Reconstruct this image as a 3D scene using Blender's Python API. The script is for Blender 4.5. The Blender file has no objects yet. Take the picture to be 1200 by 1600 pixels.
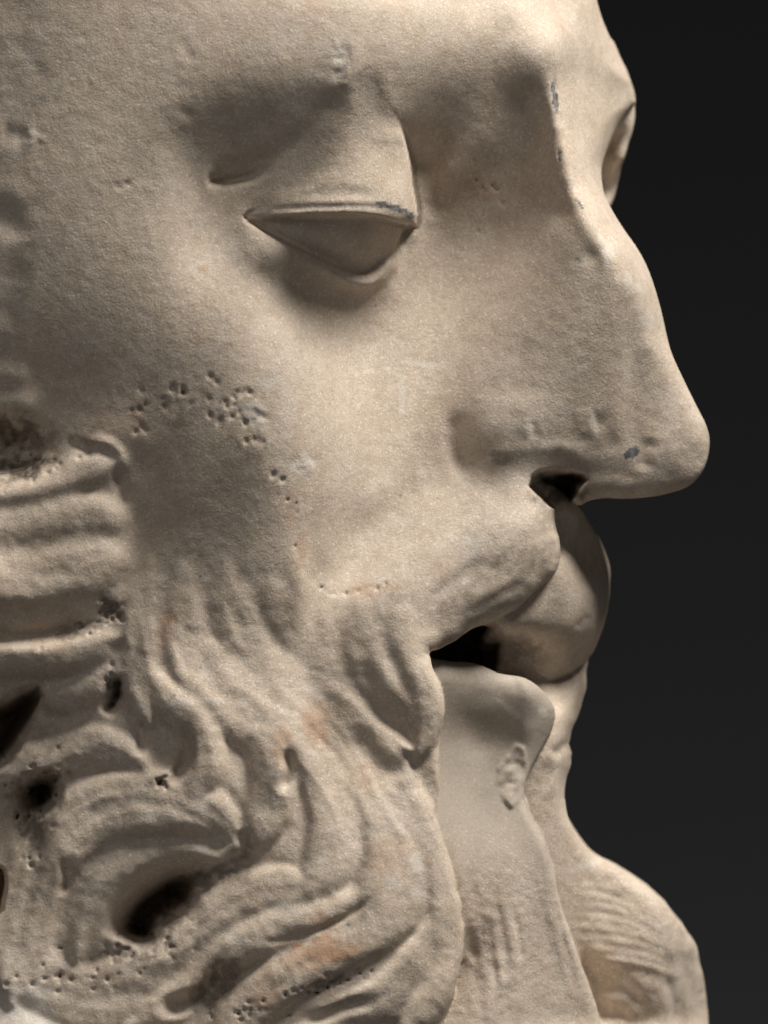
import bpy, math, random
import numpy as np

# ------------------------------------------------------------------ camera, world, lamps, exposure
S = 1e-4                                   # one sculpting unit = 0.1 mm, the marble is life size
C = bpy.context.scene.collection
sc = bpy.context.scene
rad = math.radians

def to_world(x, y, z):                     # sculpting units (right, down, towards the viewer) -> metres
    return ((x - 600) * S, -z * S, (800 - y) * S)

cam_d = bpy.data.cameras.new('camera'); cam = bpy.data.objects.new('camera', cam_d); C.objects.link(cam)
CAM_DIST = 2.2
cam.location = (0, -CAM_DIST - 100 * S, 0); cam.rotation_euler = (rad(90), 0, 0)
cam_d.sensor_fit = 'VERTICAL'; cam_d.sensor_height = 24; cam_d.lens = 24 * CAM_DIST / 0.16
cam_d.clip_start = 0.05; cam_d.clip_end = 50
cam_d.dof.use_dof = True; cam_d.dof.focus_distance = CAM_DIST - 0.008; cam_d.dof.aperture_fstop = 13
sc.camera = cam

w = bpy.data.worlds.new('World'); sc.world = w; w.use_nodes = True
w.node_tree.nodes['Background'].inputs[0].default_value = (0.9, 0.95, 1.0, 1)
w.node_tree.nodes['Background'].inputs[1].default_value = 0.012

def area_lamp(name, direction, dist, size, power, color, target=(-0.005, -0.015, 0.0)):
    d = np.array(direction, float); d /= np.linalg.norm(d)
    l = bpy.data.lights.new(name, 'AREA'); l.shape = 'DISK'; l.size = size; l.energy = power; l.color = color
    o = bpy.data.objects.new(name, l); C.objects.link(o)
    p = np.array(target) + d * dist
    o.location = p
    import mathutils
    o.rotation_euler = mathutils.Vector(d).to_track_quat('Z', 'Y').to_euler()
    return o
# direction: +x right, -y towards the viewer, +z up
area_lamp('key_lamp', (0.45, -0.20, 0.87), 1.1, 0.38, 19.0, (1.0, 0.945, 0.87))
area_lamp('fill_lamp', (-0.75, -1.0, 0.75), 1.3, 0.60, 1.6, (1.0, 0.96, 0.92))
area_lamp('low_fill_lamp', (0.5, -0.8, -0.55), 1.5, 0.9, 1.2, (1.0, 0.97, 0.94))

area_lamp('backdrop_lamp', (0.15, -1.0, -1.0), 0.42, 0.25, 5.0, (0.95, 0.97, 1.0), (0.12, 2.1, -0.26))

sc.view_settings.view_transform = 'Standard'; sc.view_settings.look = 'None'
sc.view_settings.exposure = 0.15; sc.view_settings.gamma = 1
sc.render.engine = 'CYCLES'
sc.cycles.max_bounces = 6; sc.cycles.diffuse_bounces = 3

# ------------------------------------------------------------------ sculpting grid
ST = 2.5
GX0, GX1, GY0, GY1 = -150, 1200, -150, 1760
xs = np.arange(GX0, GX1 + ST, ST).astype(np.float32); ys = np.arange(GY0, GY1 + ST, ST).astype(np.float32)
NX, NY = len(xs), len(ys)
XX, YY = np.meshgrid(xs, ys)
rng = np.random.RandomState(7)

def spline(pts, step=6, closed=False):
    P = np.array(pts, float)
    if len(P) == 2:
        n = max(2, int(np.hypot(*(P[1] - P[0])[:2]) / step)); t = np.linspace(0, 1, n + 1)[:, None]
        return P[0] * (1 - t) + P[1] * t
    if closed: Q = np.vstack([P[-1], P, P[0], P[1]])
    else: Q = np.vstack([2 * P[0] - P[1], P, 2 * P[-1] - P[-2]])
    out = []
    for i in range(1, len(Q) - 2):
        a, b, c, d = Q[i - 1], Q[i], Q[i + 1], Q[i + 2]
        n = max(1, int(np.hypot(*(c - b)[:2]) / step)); t = (np.arange(n) / n)[:, None]
        out.append(0.5 * ((2 * b) + (-a + c) * t + (2 * a - 5 * b + 4 * c - d) * t ** 2 + (-a + 3 * b - 3 * c + d) * t ** 3))
    if not closed: out.append(Q[-2][None])
    return np.vstack(out)

def box(x0, x1, y0, y1):
    i0 = int(max(0, (x0 - GX0) // ST)); i1 = int(min(NX, (x1 - GX0) // ST + 2))
    j0 = int(max(0, (y0 - GY0) // ST)); j1 = int(min(NY, (y1 - GY0) // ST + 2))
    return slice(j0, j1), slice(i0, i1)

def tps(pts):
    P = np.array(pts, float); n = len(P); k = 1e-3
    X, Y, Z = P[:, 0] * k, P[:, 1] * k, P[:, 2]
    r2 = (X[:, None] - X) ** 2 + (Y[:, None] - Y) ** 2
    K = r2 * np.log(r2 + 1e-12) + np.eye(n) * 1e-4
    Pm = np.column_stack([np.ones(n), X, Y])
    A = np.zeros((n + 3, n + 3)); A[:n, :n] = K; A[:n, n:] = Pm; A[n:, :n] = Pm.T
    s = np.linalg.solve(A, np.concatenate([Z, np.zeros(3)]))
    q = 2; cx = np.arange(GX0, GX1 + ST * q * 3, ST * q) * k; cy = np.arange(GY0, GY1 + ST * q * 3, ST * q) * k
    gx, gy = np.meshgrid(cx.astype(np.float32), cy.astype(np.float32))
    H = (s[n] + s[n + 1] * gx + s[n + 2] * gy).astype(np.float32)
    for i in range(n):
        r = (gx - X[i]) ** 2 + (gy - Y[i]) ** 2 + 1e-12
        H += np.float32(s[i]) * r * np.log(r)
    # cubic-smooth upsampling by two
    def up(a):
        b = np.empty((a.shape[0] * 2 - 1,) + a.shape[1:], np.float32)
        b[::2] = a; m = 0.5 * (a[:-1] + a[1:])
        m[1:-1] = (-a[:-3] + 9 * a[1:-2] + 9 * a[2:-1] - a[3:]) / 16
        b[1::2] = m; return b
    return up(up(H).T).T[:NY, :NX].copy()

def dist_line(P, sl):
    """distance, side, position along (0..1) and interpolated extra columns, from each grid point of the box to a polyline"""
    x = XX[sl]; y = YY[sl]
    best = np.full(x.shape, 1e12, np.float32); tt = np.zeros_like(x); side = np.zeros_like(x)
    seg = np.hypot(*(P[1:, :2] - P[:-1, :2]).T); cum = np.concatenate([[0], np.cumsum(seg)]); L = cum[-1]
    for i in range(len(P) - 1):
        ax, ay = P[i, :2]; dx, dy = P[i + 1, :2] - P[i, :2]; l2 = dx * dx + dy * dy + 1e-9
        t = np.clip(((x - ax) * dx + (y - ay) * dy) / l2, 0, 1)
        ex = x - ax - t * dx; ey = y - ay - t * dy; d = ex * ex + ey * ey
        m = d < best
        best[m] = d[m]; tt[m] = (cum[i] + t[m] * seg[i]) / L; side[m] = np.sign(dx * ey - dy * ex)[m]
    return np.sqrt(best), side, tt

def taper(t, a=0.25, b=0.25):
    f = np.ones_like(t)
    if a > 0: u = np.clip(t / a, 0, 1); f *= u * u * (3 - 2 * u)
    if b > 0: u = np.clip((1 - t) / b, 0, 1); f *= u * u * (3 - 2 * u)
    return f

def stroke(H, pts, w, h, ta=0.3, tb=0.3, w2=None):
    """ridge (h>0) or groove (h<0); w on the right of travel (screen), w2 on the left"""
    P = spline(pts); w2 = w if w2 is None else w2; m = 3 * max(w, w2)
    sl = box(P[:, 0].min() - m, P[:, 0].max() + m, P[:, 1].min() - m, P[:, 1].max() + m)
    d, s, t = dist_line(P, sl)
    ww = np.where(s > 0, w, w2)
    H[sl] += h * np.exp(-(d / ww) ** 2) * taper(t, ta, tb)

def fold(H, pts, h, w, e=4, ta=0.3, tb=0.3):
    """overlapping edge: the right side of travel (screen) drops by h and recovers over w; e = edge softness"""
    P = spline(pts); m = 3.5 * w
    sl = box(P[:, 0].min() - m, P[:, 0].max() + m, P[:, 1].min() - m, P[:, 1].max() + m)
    d, s, t = dist_line(P, sl)
    sd = d * s; u = np.clip((sd + e) / (2 * e), 0, 1); u = u * u * (3 - 2 * u)
    H[sl] -= h * u * np.exp(-(np.maximum(sd, 0) / w) ** 1.5) * np.exp(-(np.maximum(-sd, 0) / w)) * taper(t, ta, tb)

def bump(H, x, y, rx, ry, h, ang=0, p=2):
    m = 2.6 * max(rx, ry); sl = box(x - m, x + m, y - m, y + m)
    c, s = math.cos(rad(ang)), math.sin(rad(ang))
    u = ((XX[sl] - x) * c + (YY[sl] - y) * s) / rx; v = (-(XX[sl] - x) * s + (YY[sl] - y) * c) / ry
    H[sl] += h * np.exp(-(u * u + v * v) ** (p / 2))

def inside(poly, margin=90, smooth=True):
    """signed distance inside a closed outline (positive inside)"""
    P = spline(poly, 10, True) if smooth else np.array(poly, float)
    out = np.full(XX.shape, -margin * 2, np.float32)
    sl = box(P[:, 0].min() - margin, P[:, 0].max() + margin, P[:, 1].min() - margin, P[:, 1].max() + margin)
    x = XX[sl]; y = YY[sl]
    ins = np.zeros(x.shape, bool); best = np.full(x.shape, 1e12, np.float32)
    Q = np.vstack([P, P[:1]]); y1d = y[:, 0]
    for i in range(len(Q) - 1):
        ax, ay = Q[i]; bx, by = Q[i + 1]
        if ay != by:
            rows = np.nonzero((y1d >= min(ay, by)) & (y1d < max(ay, by)))[0]
            if len(rows):
                xc = ax + (y1d[rows] - ay) * (bx - ax) / (by - ay)
                ins[rows] ^= (x[rows] < xc[:, None])
        # distance only near the segment
        sx = slice(max(0, int((min(ax, bx) - margin - x[0, 0]) / ST)), max(0, int((max(ax, bx) + margin - x[0, 0]) / ST) + 1))
        sy = slice(max(0, int((min(ay, by) - margin - y1d[0]) / ST)), max(0, int((max(ay, by) + margin - y1d[0]) / ST) + 1))
        xq = x[sy, sx]; yq = y[sy, sx]; dx, dy = bx - ax, by - ay; l2 = dx * dx + dy * dy + 1e-9
        t = np.clip(((xq - ax) * dx + (yq - ay) * dy) / l2, 0, 1)
        d = (xq - ax - t * dx) ** 2 + (yq - ay - t * dy) ** 2
        best[sy, sx] = np.minimum(best[sy, sx], d)
    d = np.minimum(np.sqrt(best), margin * 2)
    out[sl] = np.where(ins, d, -d)
    return out

def sstep(a, b, v):
    u = np.clip((v - a) / (b - a), 0, 1); return u * u * (3 - 2 * u)

def noise2(cell, seed, shape=None):
    r = np.random.RandomState(seed); ny, nx = XX.shape
    gy, gx = int(ny * ST / cell) + 5, int(nx * ST / cell) + 5
    g = r.uniform(-1, 1, (gy, gx)).astype(np.float32)
    fy = np.arange(ny) * ST / cell + 1; fx = np.arange(nx) * ST / cell + 1
    def wts(f):
        i = f.astype(int); t = (f - i).astype(np.float32)
        return i, np.stack([(1 - t) ** 3, 3 * t ** 3 - 6 * t * t + 4, -3 * t ** 3 + 3 * t * t + 3 * t + 1, t ** 3]) / 6
    iy, wy = wts(fy); ix, wx = wts(fx)
    a = sum(wy[k][:, None] * g[iy - 1 + k] for k in range(4))
    return sum(wx[k][None] * a[:, ix - 1 + k] for k in range(4)) * 2.2

def blur(a, n):
    for _ in range(n):
        a = (a + np.roll(a, 1, 0) + np.roll(a, -1, 0)) / 3; a = (a + np.roll(a, 1, 1) + np.roll(a, -1, 1)) / 3
    return a

# ------------------------------------------------------------------ the near mass: forehead, cheek, nose, moustache, side beard
BASE = [
 (-250,-250,0),(0,-250,170),(200,-250,235),(500,-250,190),(700,-250,100),(870,-250,-20),(950,-250,-130),
 (-250,0,80),(0,0,215),(200,0,252),(400,0,240),(550,0,198),(700,0,128),(800,0,62),(870,0,-8),(930,0,-90),(965,0,-170),
 (640,55,182),(720,55,140),(800,50,92),(845,62,64),(880,62,18),(930,60,-80),(975,60,-170),
 (0,110,222),(150,110,250),(300,110,256),(440,105,250),(540,110,228),(620,100,198),(690,75,162),(760,62,124),(810,68,106),(846,90,72),(700,115,128),(770,110,98),(815,112,82),(868,110,36),(900,110,-12),(950,110,-115),(985,130,-210),
 (200,200,262),(270,180,253),(320,160,243),(370,150,240),(380,175,228),(450,140,232),(450,175,212),(520,140,220),(520,175,194),(400,225,200),(350,245,208),(305,235,228),(450,225,196),(340,275,206),
 (575,165,190),(600,185,172),(560,220,192),(520,230,188),
 (690,160,84),(760,160,56),(825,150,36),(680,205,48),(760,215,26),(668,250,30),(820,215,16),(848,200,26),(700,270,36),(760,270,26),(830,260,20),(700,310,54),(770,310,42),(840,310,32),(875,330,46),
 (864,135,38),(866,160,40),(868,200,42),(875,240,47),(885,280,54),(900,315,62),(895,150,0),(897,200,0),(908,250,4),(919,290,12),(940,250,-85),
 (916,345,70),(935,375,78),(955,400,86),(978,438,98),(945,340,26),(965,350,0),(990,410,44),(1000,480,111),(1000,420,38),(1035,520,78),
 (880,370,58),(870,470,82),(800,390,60),(720,380,84),(925,400,76),(650,430,142),(600,500,178),(690,480,122),(780,480,87),(930,470,90),
 (560,500,188),(500,490,204),(440,450,222),(380,400,232),
 (330,340,238),(290,300,246),(250,250,256),(280,420,262),(200,350,258),(100,350,245),(0,350,215),(-250,350,60),(100,220,240),(0,220,215),
 (400,520,256),(330,540,272),(230,560,264),(120,560,246),(0,560,216),(480,580,242),(560,600,215),(640,600,182),(700,570,147),(760,560,122),(820,545,106),(890,550,108),(960,560,117),(1018,545,119),
 (0,650,208),(100,650,232),(200,650,244),(300,660,250),(400,650,248),(480,670,238),(560,680,212),(640,680,182),(690,690,160),(725,690,156),
 (790,655,157),(750,700,160),(860,650,144),(940,650,136),(1010,650,134),(1068,650,116),
 (735,735,160),(780,720,164),(830,715,152),(900,712,140),(980,708,140),(1050,700,134),(1090,690,112),
 (880,765,104),(940,755,112),(1000,750,112),(1050,745,98),
 (650,770,192),(560,790,214),(480,790,226),(400,790,228),(300,790,230),(220,790,228),
 (740,800,190),(800,825,198),(840,850,186),(860,890,172),(700,840,216),(620,850,230),(770,890,204),(815,915,190),(700,930,214),(740,960,202),(690,985,202),
 (600,930,240),(520,900,244),(440,900,246),(350,900,254),(260,900,246),
 (630,1050,250),(670,1080,226),(600,1120,248),(660,1150,226),(660,1210,232),
 (450,1000,262),(350,1000,278),(250,1000,270),(450,1100,280),(350,1120,296),(250,1130,280),(520,1200,272),(590,1250,266),(660,1280,232),(690,1400,208),(600,1380,282),(500,1380,302),(420,1300,300),(640,1500,262),(690,1500,214),(550,1530,292),(400,1550,300),(250,1480,262),(100,1430,268),(0,1430,230),(100,1320,262),(200,1280,282),(0,1270,200),(120,1560,296),(300,1680,310),(500,1680,300),(660,1650,240),(0,1700,290),(-250,1500,120),(-250,1800,150),(700,1850,200),(300,1850,300),
 (110,780,282),(100,860,300),(0,860,290),(170,880,278),(0,930,292),(100,960,270),(150,1020,272),(60,1040,272),(100,1110,250),(190,1060,272),(-250,1000,150),(-250,650,100)]

print('sculpting...')
A = tps(BASE)

# -- brow bone and forehead
stroke(A, [(330,130),(440,112),(540,100),(620,96)], 40, 6)
stroke(A, [(520,80),(540,130),(552,150)], 9, 2)
bump(A, 534, 105, 14, 22, -3.0); bump(A, 295, 182, 14, 8, -2, 20)
stroke(A, [(285,60),(295,90),(312,100)], 10, -1.5)
stroke(A, [(865,112),(868,150),(870,178)], 4.5, -5); bump(A, 874, 240, 4, 9, -4)
bump(A, 942, 388, 14, 24, -3, -20)

# -- eye: the orbital hollow, the upper lid as a hood over the eyeball, the lower lid
stroke(A, [(322,282),(370,274),(430,250),(480,215),(520,190)], 26, -16, .15, .4, 20)
stroke(A, [(322,284),(360,284),(400,276),(440,258)], 8, -15, .1, .5)
UL = [(385,342),(410,322),(440,290),(480,250),(520,215),(560,182),(590,160),(612,170),(628,205),(640,250),(645,290),(653,335),(650,352),(625,350),(585,341),(530,338),(470,340),(420,343)]
sUL = inside(UL, 60)
# lens-shaped eyeball and its lids: absolute form of a ball behind the lids
bx, by, bz, br = 545, 318, 82, 128
ball = bz + np.sqrt(np.maximum(br ** 2 - ((XX - bx) / 1.12) ** 2 * 1.0 - (YY - by) ** 2, 0))
lid = tps([(385,342,206),(430,336,210),(470,335,216),(540,333,224),(600,336,212),(640,340,184),(652,345,162),(645,290,158),(630,230,160),(612,175,160),(585,160,176),(560,185,192),(520,215,206),(480,250,210),(440,290,210),(540,290,222),(500,310,216),(590,250,214),(590,300,220),(620,300,202),(612,240,196),(600,205,192),(560,230,208)])
rUL = 1 - np.sqrt(1 - (1 - np.clip(sUL / 30, 0, 1)) ** 2)
lidH = lid - (22 * sstep(540, 610, XX) * (1 - sstep(300, 325, YY)) + 6 * sstep(300, 325, YY) + 16 * sstep(615, 640, XX) * sstep(300, 325, YY)) * rUL
m = sstep(-3, 3, sUL)
leftblend = sstep(560, 610, XX) ; soft = sstep(-60, 50, sUL)
m = m * sstep(165, 225, YY); mm = leftblend * m + (1 - leftblend) * (soft + (m - soft) * sstep(292, 322, YY))
# eyeball below the lid
EB = [(385,345),(430,340),(500,336),(570,338),(626,348),(619,378),(606,404),(584,424),(560,428),(530,418),(490,400),(450,381),(415,363)]
sEB = inside(EB, 60)
eye = tps([(385,345,196),(440,350,192),(500,350,192),(560,350,190),(600,352,178),(622,354,154),(605,392,156),(570,420,160),(520,405,174),(440,372,186),(560,385,180)])
me_ = np.maximum(sstep(-5, 5, sEB), sstep(326, 332, YY) * sstep(-6, 0, sUL) * (XX < 640))
A = A * (1 - me_) + eye * me_
A = A * (1 - mm) + lidH * mm
fold(A, [(383,346),(430,347),(480,344),(540,342),(600,346),(650,354)], 9, 40, 4, .12, .05)
# shadowed groove and rim of the lower lid
stroke(A, [(400,352),(440,374),(490,398),(530,420),(560,430)], 7, -7, .15, .4)
stroke(A, [(450,398),(500,420),(545,440),(580,442),(606,420),(620,390)], 11, 9, .5, .15)
stroke(A, [(420,400),(470,450),(520,475),(570,475),(610,440)], 34, -13, .3, .3)
bump(A, 626, 372, 9, 12, -5)
stroke(A, [(640,352),(628,372),(632,390)], 5, -4)
stroke(A, [(670,345),(674,300),(666,240),(650,200)], 24, -9, .2, .4)

# -- nose
stroke(A, [(862,110),(866,190),(886,285),(925,352),(960,405),(1005,480)], 22, 3, .1, .3)
stroke(A, [(720,640),(742,596),(790,572),(850,572),(900,600)], 32, -8, .35, .5)
bump(A, 796, 660, 66, 50, 14); bump(A, 785, 700, 50, 30, 3)
stroke(A, [(728,660),(716,700),(722,730),(745,755),(800,768)], 22, -6, .5, .3, 26)
stroke(A, [(930,640),(950,680),(962,715)], 16, -4); stroke(A, [(905,630),(915,690)], 14, 2)
stroke(A, [(830,655),(838,690)], 7, -1.5, .3, .3); bump(A, 822, 672, 8, 16, 1.2)
stroke(A, [(925,635),(938,675)], 5, -1.2); bump(A, 925, 665, 8, 18, 1.2)
stroke(A, [(1020,680),(1010,710),(1005,740)], 14, -5)
stroke(A, [(770,735),(820,722),(880,716),(940,722),(1000,728)], 18, 2.5)
bump(A, 990, 707, 12, 7, -1.5, -20)
NS = [(826,760),(832,744),(850,735),(885,735),(912,741),(916,750),(905,762),(896,775),(884,788),(862,790),(838,774)]
sNS = inside(NS, 40)
A -= 150 * sstep(-3, 14, sNS)

# -- moustache
stroke(A, [(715,745),(640,775),(575,815),(510,875)], 28, -12, .2, .3)
bump(A, 790, 850, 70, 60, 15); bump(A, 690, 850, 90, 60, 6)
stroke(A, [(870,860),(800,905),(730,930),(690,970)], 22, 6)
stroke(A, [(760,870),(712,905),(680,930),(668,955)], 11, -4)
stroke(A, [(830,905),(780,930),(725,965)], 8, -2.5)
def strands(Hh, guide, offs, w, h, wob=5, seed=0):
    r = np.random.RandomState(seed + 100); P = spline(guide, 24); T = np.gradient(P, axis=0); T /= np.linalg.norm(T, axis=1)[:, None] + 1e-6
    Nn = np.column_stack([-T[:, 1], T[:, 0]])
    for o in offs:
        k = np.cumsum(r.randn(len(P))) * wob * .3; k -= np.linspace(k[0], k[-1], len(k))
        a, b = sorted(r.randint(0, len(P), 2)); a = min(a, len(P) // 4); b = max(b, len(P) * 3 // 4)
        Qp = (P + Nn * (o + k)[:, None])[a:b]
        if len(Qp) > 3: stroke(Hh, [tuple(q) for q in Qp[::2]], w * r.uniform(.7, 1.3), h * r.uniform(.4, 1.2) * r.choice([-1, 1]), .3, .3)

lock_id = np.zeros(XX.shape, np.int16); lock_count = [0]
def lock(Hh, pts, w, h, lift=8, n=3, g=2.0, p0=.25, p1=.25, seed=0, lean=0.0, k=5.0):
    """a rounded lock of carved hair laid over the ground form, tapering to its ends, with grooves running along it"""
    P = spline(pts); m = w * 1.4
    sl = box(P[:, 0].min() - m, P[:, 0].max() + m, P[:, 1].min() - m, P[:, 1].max() + m)
    d, s, t = dist_line(P, sl)
    tw = np.sqrt(np.clip(taper(t, p0, p1), 1e-4, 1)) if (p0 or p1) else np.ones_like(t)
    ww = w * (0.25 + 0.75 * tw)
    u = d * s / ww; r = np.random.RandomState(seed + 500)
    prof = np.sqrt(np.maximum(1 - u * u, 0)) - 1
    ph = r.uniform(0, 6.28); wob = .25 * np.sin(t * r.uniform(4, 8) + ph)
    groove = 0.5 + 0.5 * np.cos(2 * np.pi * n * (u + wob) * .5 + ph)
    Z = G0[sl] + lift * tw + h * prof - .6 * g * groove * (1 - u * u).clip(0, 1) + lean * u
    Z = np.where(np.abs(u) < 1, Z, -1e4) + np.where(np.abs(u) < 1, 0, 0)
    H0 = Hh[sl]; q = np.clip((k - np.abs(H0 - Z)) / k, 0, 1)
    lock_count[0] += 1; li = lock_id[sl]; li[Z > H0] = lock_count[0]
    Hh[sl] = np.maximum(H0, Z) + q * q * k * .25

# -- moustache end and beard: overlapping locks over a recessed ground
G0 = A.copy()
zone = sstep(-100, 60, inside([(-400,690),(60,700),(150,720),(205,800),(240,900),(330,915),(430,925),(500,960),(560,960),(620,1010),(675,1060),(760,1100),(800,2100),(-400,2100)], 120))
A -= 15 * zone
A0 = A.copy()
L = lambda *a, **k: lock(A, *a, **k)
# hair beside the ear
L([(-80,775),(30,765),(110,742),(190,722)], 30, 22, 12, 3, 2, .0, .2, 1); L([(-80,835),(40,822),(130,806),(205,815)], 36, 26, 14, 3, 2.5, .0, .2, 2)
L([(-80,905),(50,898),(130,885),(205,870)], 52, 34, 18, 4, 3, .0, .25, 3); L([(-80,1030),(40,1028),(120,1022),(190,992)], 30, 24, 8, 2, 2, .0, .2, 4)
L([(60,1090),(120,1085),(175,1050),(205,1010)], 28, 20, 0, 2, 1.5, .2, .3, 5)
# strands that leave the cheek
L([(235,870),(225,960),(215,1050),(235,1130)], 30, 16, 4, 2, 2, .4, .3, 6, k=9); L([(290,880),(285,960),(300,1040),(330,1100)], 32, 16, 8, 2, 2, .4, .3, 7, k=9)
L([(350,880),(360,950),(400,1020),(450,1080)], 34, 18, 8, 2, 2, .4, .3, 8, k=9); L([(420,890),(440,950),(480,1020),(520,1090)], 30, 15, 4, 2, 2, .4, .3, 9, k=9)
# left lower masses
L([(-60,1240),(60,1190),(140,1165),(205,1180),(245,1220)], 38, 30, 2, 3, 2, .1, .3, 10)
L([(225,1040),(262,1090),(310,1130),(320,1190),(290,1240),(235,1262)], 34, 26, 12, 3, 2.5, .3, .3, 11)
L([(120,1500),(140,1420),(190,1360),(270,1330),(350,1340)], 34, 26, -8, 3, 2.5, .3, .3, 13)
L([(20,1560),(40,1430),(80,1330),(160,1262),(260,1250),(340,1275),(390,1330)], 54, 34, 14, 4, 3, .1, .3, 14)
L([(-80,1440),(0,1460),(60,1520),(150,1560),(240,1560)], 52, 30, 6, 4, 2.5, .0, .3, 15)
# right hand masses
L([(300,1060),(360,1110),(415,1150),(430,1220),(405,1290),(350,1330)], 40, 30, 10, 3, 2.5, .25, .3, 16)
L([(300,990),(370,1070),(450,1120),(510,1200),(530,1290),(500,1370),(430,1420)], 50, 32, 12, 2, 1.5, .25, .3, 17)
L([(100,1545),(220,1520),(300,1462),(370,1405),(450,1380),(520,1390)], 40, 28, 8, 3, 2.5, .2, .3, 18)
L([(380,1000),(460,1080),(550,1170),(610,1270),(620,1370),(570,1450),(480,1490)], 64, 36, 18, 2, 1.6, .25, .3, 19)
L([(200,1600),(290,1550),(350,1490),(430,1450),(520,1425),(590,1375)], 34, 24, 12, 3, 2, .2, .3, 20)
L([(330,1640),(400,1560),(480,1500),(570,1455),(640,1390)], 40, 26, 12, 3, 2.5, .2, .3, 21)
L([(420,1680),(520,1600),(610,1550),(670,1480),(684,1400)], 40, 28, 8, 3, 2.5, .1, .3, 22)
L([(440,1040),(500,1110),(575,1185),(640,1260),(684,1350),(700,1450),(686,1540),(620,1620)], 32, 24, 14, 2, 2, .2, .1, 23)
# moustache end
L([(505,950),(512,1030),(545,1100),(600,1150),(640,1170)], 30, 24, -4, 2, 2.5, .3, .3, 24)
L([(560,930),(565,1000),(590,1060),(640,1110),(670,1140)], 34, 26, 6, 2, 3, .3, .3, 25)
L([(615,925),(640,985),(665,1050),(676,1110),(655,1180)], 36, 26, 14, 2, 3, .3, .3, 26)
D = A - A0; D1 = blur(D, 3); D2 = blur(D, 14)      # centuries of wear have run the locks together
sharp = 0.12 + 0.58 * sstep(1000, 1200, YY) + 0.06 * sstep(240, 180, XX) * sstep(700, 760, YY) * sstep(1080, 1000, YY)
A = A0 + (sharp * D1 + (1 - sharp) * D2) * (0.45 + 0.55 * np.maximum(sstep(960, 1120, YY), sstep(230, 180, XX)))
for i, g in enumerate([[(300,990),(370,1070),(450,1120),(520,1200),(560,1300),(530,1400)],[(430,1010),(520,1110),(610,1220),(665,1330),(680,1450),(640,1560)],[(40,1540),(60,1420),(110,1320),(200,1262),(320,1275)],[(130,1560),(280,1520),(400,1440),(540,1390)],[(220,900),(230,1000),(260,1090),(290,1180)],[(340,900),(380,1000),(450,1090)],[(330,1620),(430,1560),(560,1480),(640,1400)],[(60,1190),(150,1180),(230,1220)],[(110,1500),(130,1410),(190,1350),(270,1325),(360,1330)],[(170,1500),(180,1440),(230,1380),(320,1350)]]):
    strands(A, g, range(-50, 51, 14), 7, .8, 10, 40 + i)
# cavities between the locks
stroke(A, [(190,1470),(205,1430),(240,1395),(300,1370),(360,1350)], 24, -44, .2, .4); stroke(A, [(212,1478),(228,1430),(262,1402),(310,1380)], 26, -110, .2, .3)
stroke(A, [(240,1572),(300,1562),(340,1525),(365,1495)], 16, -30, .3, .3)
stroke(A, [(285,1125),(294,1160),(288,1195),(262,1225)], 9, -18, .3, .3); stroke(A, [(218,1120),(224,1150),(218,1182)], 8, -12, .3, .3)
stroke(A, [(445,1165),(452,1200),(440,1240)], 10, -14, .3, .3); stroke(A, [(376,1290),(386,1322),(376,1352)], 11, -14)
stroke(A, [(395,1470),(450,1462),(505,1446),(560,1415),(590,1385)], 5, -7, .3, .3)
stroke(A, [(560,1020),(580,1070),(612,1110),(650,1130)], 18, -10, .3, .3); stroke(A, [(545,1130),(590,1185),(640,1212)], 22, -12, .3, .2)
stroke(A, [(455,1605),(510,1580),(560,1562),(600,1560)], 12, -14); stroke(A, [(100,1335),(108,1365),(97,1400)], 8, -11)
bump(A, 50, 1295, 22, 40, -30, 0)
stroke(A, [(186,1050),(184,1085),(166,1118)], 11, -34, .3, .3, 8)
stroke(A, [(-40,985),(50,990),(110,976),(160,960),(195,938)], 14, -22, .05, .4)
bump(A, 0, 700, 64, 40, -74, 15, 3.0); bump(A, 50, 690, 46, 22, -18, -10)
stroke(A, [(-40,640),(30,630),(70,650)], 26, 14, .1); stroke(A, [(-40,585),(20,590),(60,600)], 20, 8, .1)
stroke(A, [(184,728),(190,765),(200,800)], 8, -10, .3, .3, 14); stroke(A, [(130,700),(160,690),(190,710),(196,745)], 10, 7)
stroke(A, [(100,690),(130,700),(150,720)], 10, -6)
stroke(A, [(-30,330),(20,350),(26,385)], 20, -14); stroke(A, [(-30,300),(20,305),(50,330)], 20, 8)
stroke(A, [(30,400),(20,460),(0,520)], 24, -6); stroke(A, [(0,210),(50,220)], 18, -6); stroke(A, [(10,60),(50,90),(80,150)], 20, -4)

# bruises and the little drill pits along the restored seam
for (x, y, rx, ry) in [(395,645,22,16),(478,725,18,14),(400,640,10,10)]:
    bump(A, x, y, rx, ry, 1.5, 30)
chipz = np.zeros_like(XX)
for (x, y, rx, ry) in [(534,105,15,34),(45,215,20,14),(400,650,26,18),(478,725,20,15),(948,398,12,24),(60,225,16,10),(195,292,14,10)]:
    chipz = np.maximum(chipz, np.exp(-(((XX - x) / rx) ** 2 + ((YY - y) / ry) ** 2) ** 2))
A += chipz * (noise2(9, 41) * 1.2 + noise2(5.5, 42) * .9 - .8)
for k in range(24):
    t = rng.rand(); x = 210 + t * 190 + rng.randn() * 6; y = 640 - 22 * math.sin(t * 3.1) + rng.randn() * 17 + 6
    bump(A, x, y, rng.uniform(2, 4.2), rng.uniform(2.4, 6), -rng.uniform(1.5, 5), rng.uniform(-30, 30))
for (x, y) in [(375,645),(385,662),(398,688),(405,690),(412,692),(428,742),(442,750),(215,675),(288,615),(300,632),(273,608),(330,650),(386,690)]:
    bump(A, x, y, rng.uniform(2.4, 4), rng.uniform(4, 7), -rng.uniform(2, 6), rng.uniform(-20, 50))
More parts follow.
